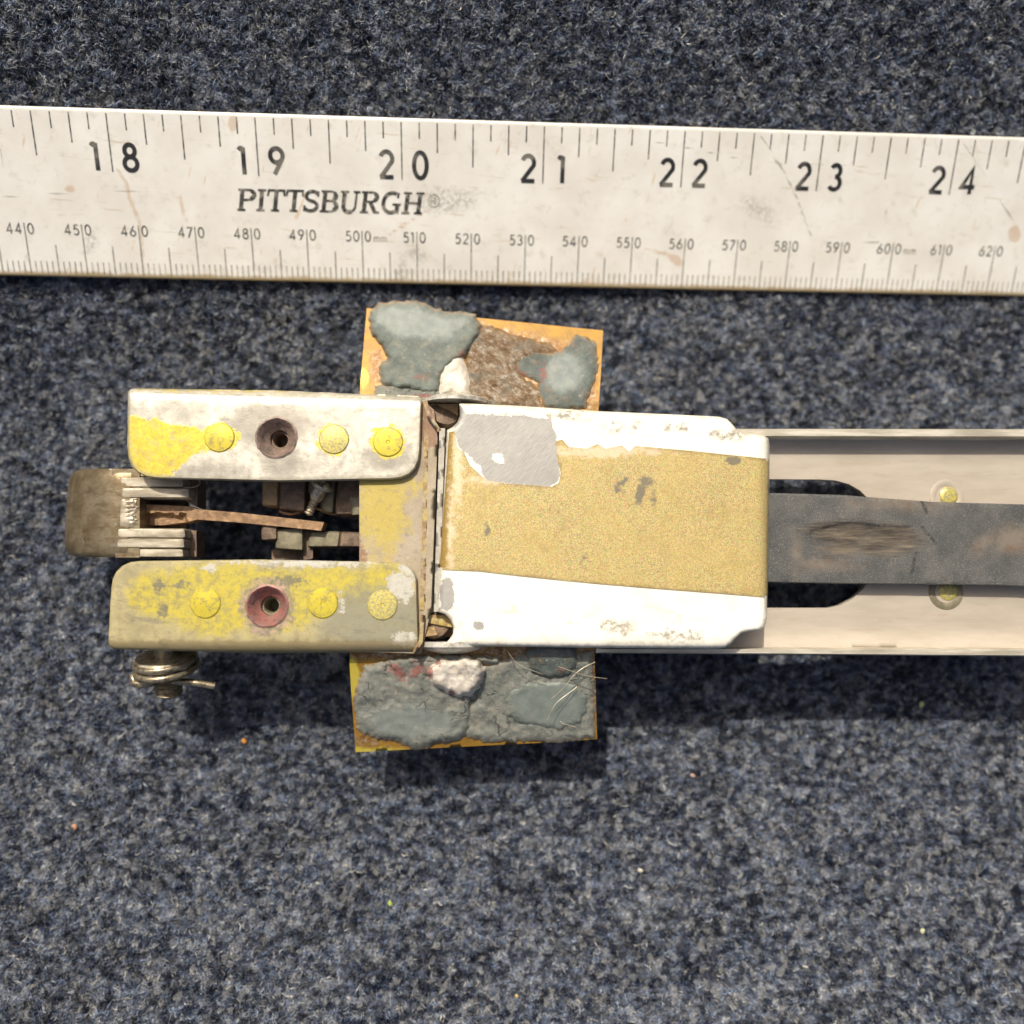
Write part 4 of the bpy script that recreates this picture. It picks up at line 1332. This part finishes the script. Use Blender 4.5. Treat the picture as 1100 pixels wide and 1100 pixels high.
blobs = [
    (plU, [(396, 345), (397, 334), (404, 327), (425, 322.5), (450, 323), (466, 330), (480, 334), (497, 334), (510, 338), (518, 347), (517, 359), (508, 372), (500, 384), (486, 390), (476, 402), (474, 420), (462, 424), (440, 420), (425, 419), (412, 414), (406, 402), (408, 392), (415, 386), (410, 374), (398, 358)], (.15, 6, .05, .05), mat_sealA, 41,
     {'smooth': poly((400, 333), (425, 326), (450, 327), (480, 338), (505, 340), (498, 352), (484, 364), (455, 366), (428, 362), (404, 348)), 'red': union(ell(452, 405, 5, 2), ell(497, 380, 2, 2))}),
    (plU, [(498, 350), (525, 350), (560, 362), (590, 368), (600, 378), (575, 384), (556, 392), (566, 408), (580, 418), (584, 440), (500, 440), (492, 425), (500, 390)], (.05, 9, .05, .12), mat_sealD, 42,
     {'smooth': lambda x, y: x * 0 - 30, 'red': lambda x, y: x * 0 - 30}),
    (plU, [(554, 391), (560, 382), (572, 378), (590, 379), (602, 377), (612, 368), (618, 360), (632, 362), (642, 372), (643, 386), (640, 405), (633, 425), (628, 440), (586, 440), (580, 424), (578, 412), (566, 405), (556, 400)], (.06, 5, .03, .06), mat_sealC, 43,
     {'smooth': ell(605, 400, 22, 22), 'red': union(ell(584, 402, 3, 7), ell(562, 402, 6, 2, 30))}),
    (plU, [(470, 402), (476, 390), (486, 381), (497, 381), (502, 394), (506, 410), (506, 428), (470, 428)], (.14, 8, .05, .06), mat_sealW, 44, {'red': lambda x, y: x * 0 - 30}),
    (plL, [(380, 757), (384, 732), (392, 714), (415, 708), (440, 704), (470, 706), (500, 715), (508, 742), (508, 768), (503, 790), (490, 797), (470, 799), (452, 807), (440, 805), (430, 798), (410, 795), (392, 790), (382, 782)], (.13, 7, .06, .06), mat_sealB, 45,
     {'smooth': ell(440, 775, 50, 18), 'red': union(ell(427, 722, 10, 6, 40), ell(447, 721, 9, 5, -40), ell(493, 742, 4, 4))}),
    (plL, [(503, 722), (530, 712), (560, 703), (637, 700), (640.5, 792), (600, 798), (560, 797), (520, 797), (500, 792), (498, 760)], (.07, 5, .05, .07), mat_sealB, 46,
     {'smooth': lambda x, y: x * 0 - 30, 'red': lambda x, y: x * 0 - 30}),
    (plL, [(541, 752), (548, 738), (562, 731), (590, 729), (618, 732), (632, 745), (633, 765), (624, 780), (606, 787), (580, 784), (552, 778), (540, 770)], (.12, 6, .03, .05), mat_sealA, 47,
     {'smooth': ell(590, 757, 45, 25), 'red': lambda x, y: x * 0 - 30}),
    (plL, [(562, 700), (570, 692), (620, 692), (622, 715), (612, 728), (585, 730), (570, 722)], (.15, 4, .02, .05), mat_sealC, 48,
     {'smooth': lambda x, y: x * 0 - 30, 'red': ell(602, 719, 2, 2)}),
    (plL, [(456, 722), (462, 712), (474, 706), (500, 704), (518, 708), (524, 722), (518, 736), (508, 748), (494, 752), (478, 746), (464, 738)], (.34, 7, .05, .05), mat_sealW, 49, {'red': union(ell(460, 722, 5, 9), ell(485, 744, 4, 3), ell(470, 712, 4, 3))}),
    (plL, [(430, 706), (460, 702), (540, 704), (536, 715), (500, 714), (440, 716)], (.16, 6, .09, .09), mat_sealB, 50, {'smooth': lambda x, y: x * 0 - 30, 'red': ell(450, 712, 8, 2)}),
    (plU, [(402, 414), (430, 412), (470, 418), (520, 424), (540, 436), (402, 434)], (.10, 6, .08, .09), mat_sealB, 51, {'smooth': lambda x, y: x * 0 - 30, 'red': ell(460, 426, 10, 2)}),
]
for par, ol, (h, fall, amp, fq), mt, sd_, at_ in blobs:
    rr = random.Random(sd_)
    zp_ = zpu if par is plU else zpl
    ol2 = [(x + rr.uniform(-1.6, 1.6), y + rr.uniform(-1.6, 1.6)) for x, y in resample(ol, 3.2)]
    sheet('sealant', ol2, rock(h, fall * .5, amp, fq, sd_, zp_, at_.get('smooth'))(ol2), lambda x, y, zp_=zp_: zp_(x, y) - .01, mt, par, 2.3, (), (1.0,), dict(at_, rim=lambda x, y, ol2=ol2: sdf(ol2, x, y) - 1.5), smooth=80, seed=sd_)
tube('torn_flap', [tuple(w1(505 + i * 6, 704 + 4 * math.sin(i * .9), 1.4 + .1 * math.sin(i * 1.3))) for i in range(9)], .07, mat_grime, part, 8)
tube('torn_flap', [tuple(w1(540 + i * 2.5, 722 - i * 4.2, 1.1 + .08 * i)) for i in range(7)], .09, mat_grime, part, 8)

# support legs below (rest the part on the carpet)
for pxa, pya in ((300, 470), (300, 651), (650, 560), (1060, 470), (1060, 692)):
    pass

for k, (x0, y0, x1, y1, z0) in enumerate([(600, 716, 655, 731, 2.1), (590, 748, 640, 712, 2.05), (585, 775, 618, 735, 1.9), (545, 700, 580, 726, 2.15), (604, 772, 622, 790, 1.75)]):
    tube('stray_fibre', [tuple(w1(x0 + (x1 - x0) * i / 10 + 3 * math.sin(i * .5 + k), y0 + (y1 - y0) * i / 10 + 2.5 * math.sin(i * .4 + k * 2), z0 + .05 * math.sin(i * .3))) for i in range(11)], .005, mat_lam, part, 5)
# ------------------------------------------------------------------ small litter on the carpet
crumbs = [
    (990, 757, 5, 'b7c489', 'tiny pale green seed on the dark carpet right of the lower sealant tab'),
    (419, 970, 4, 'b6c95c', 'small yellow green crumb on the carpet near the bottom, below the lower tab'),
    (688, 935, 4, 'd9d2bd', 'small cream crumb on the carpet below the cover end'),
    (991, 1000, 4, 'cfd3a4', 'pale crumb near the bottom right of the carpet'),
    (744, 833, 4, 'c9a79a', 'pinkish fleck on the carpet below the cover end corner'),
    (80, 888, 4, 'c98f6b', 'orange brown fleck on the carpet near the left edge'),
    (262, 796, 4, 'd9912e', 'bright orange fleck in the shade below the lower bracket'),
    (555, 1070, 3, 'c0a96a', 'tan fleck at the bottom middle of the carpet'),
]
for px, py, r, hx, lab in crumbs:
    m = Mat('crumb_surface')
    mt = m.out(m.mix(m.noise(30, 3), rgb(hx), rgb(hx, .6)), .6)
    z = carpet_z(*W(px, py, 0)[:2]) + 0.2
    c_ = w1(px, py, z)
    import bmesh
    bm = bmesh.new()
    bmesh.ops.create_icosphere(bm, subdivisions=2, radius=r / 110)
    rr = random.Random(px)
    for v in bm.verts:
        v.co *= 1 + rr.uniform(-.25, .25)
        v.co.z *= .6; v.co.x *= 1.3
    me = bpy.data.meshes.new('crumb'); bm.to_mesh(me); bm.free()
    me.materials.append(mt)
    o = bpy.data.objects.new('crumb', me); link(o); o.location = c_
    o.rotation_euler = (0, 0, rr.uniform(0, 3))
    o['label'] = lab; o['category'] = 'crumb'

print('ruler z corners', [ruler_pt(a, b)[2].round(2) for a in (-9, 9) for b in (0, 2.82)])
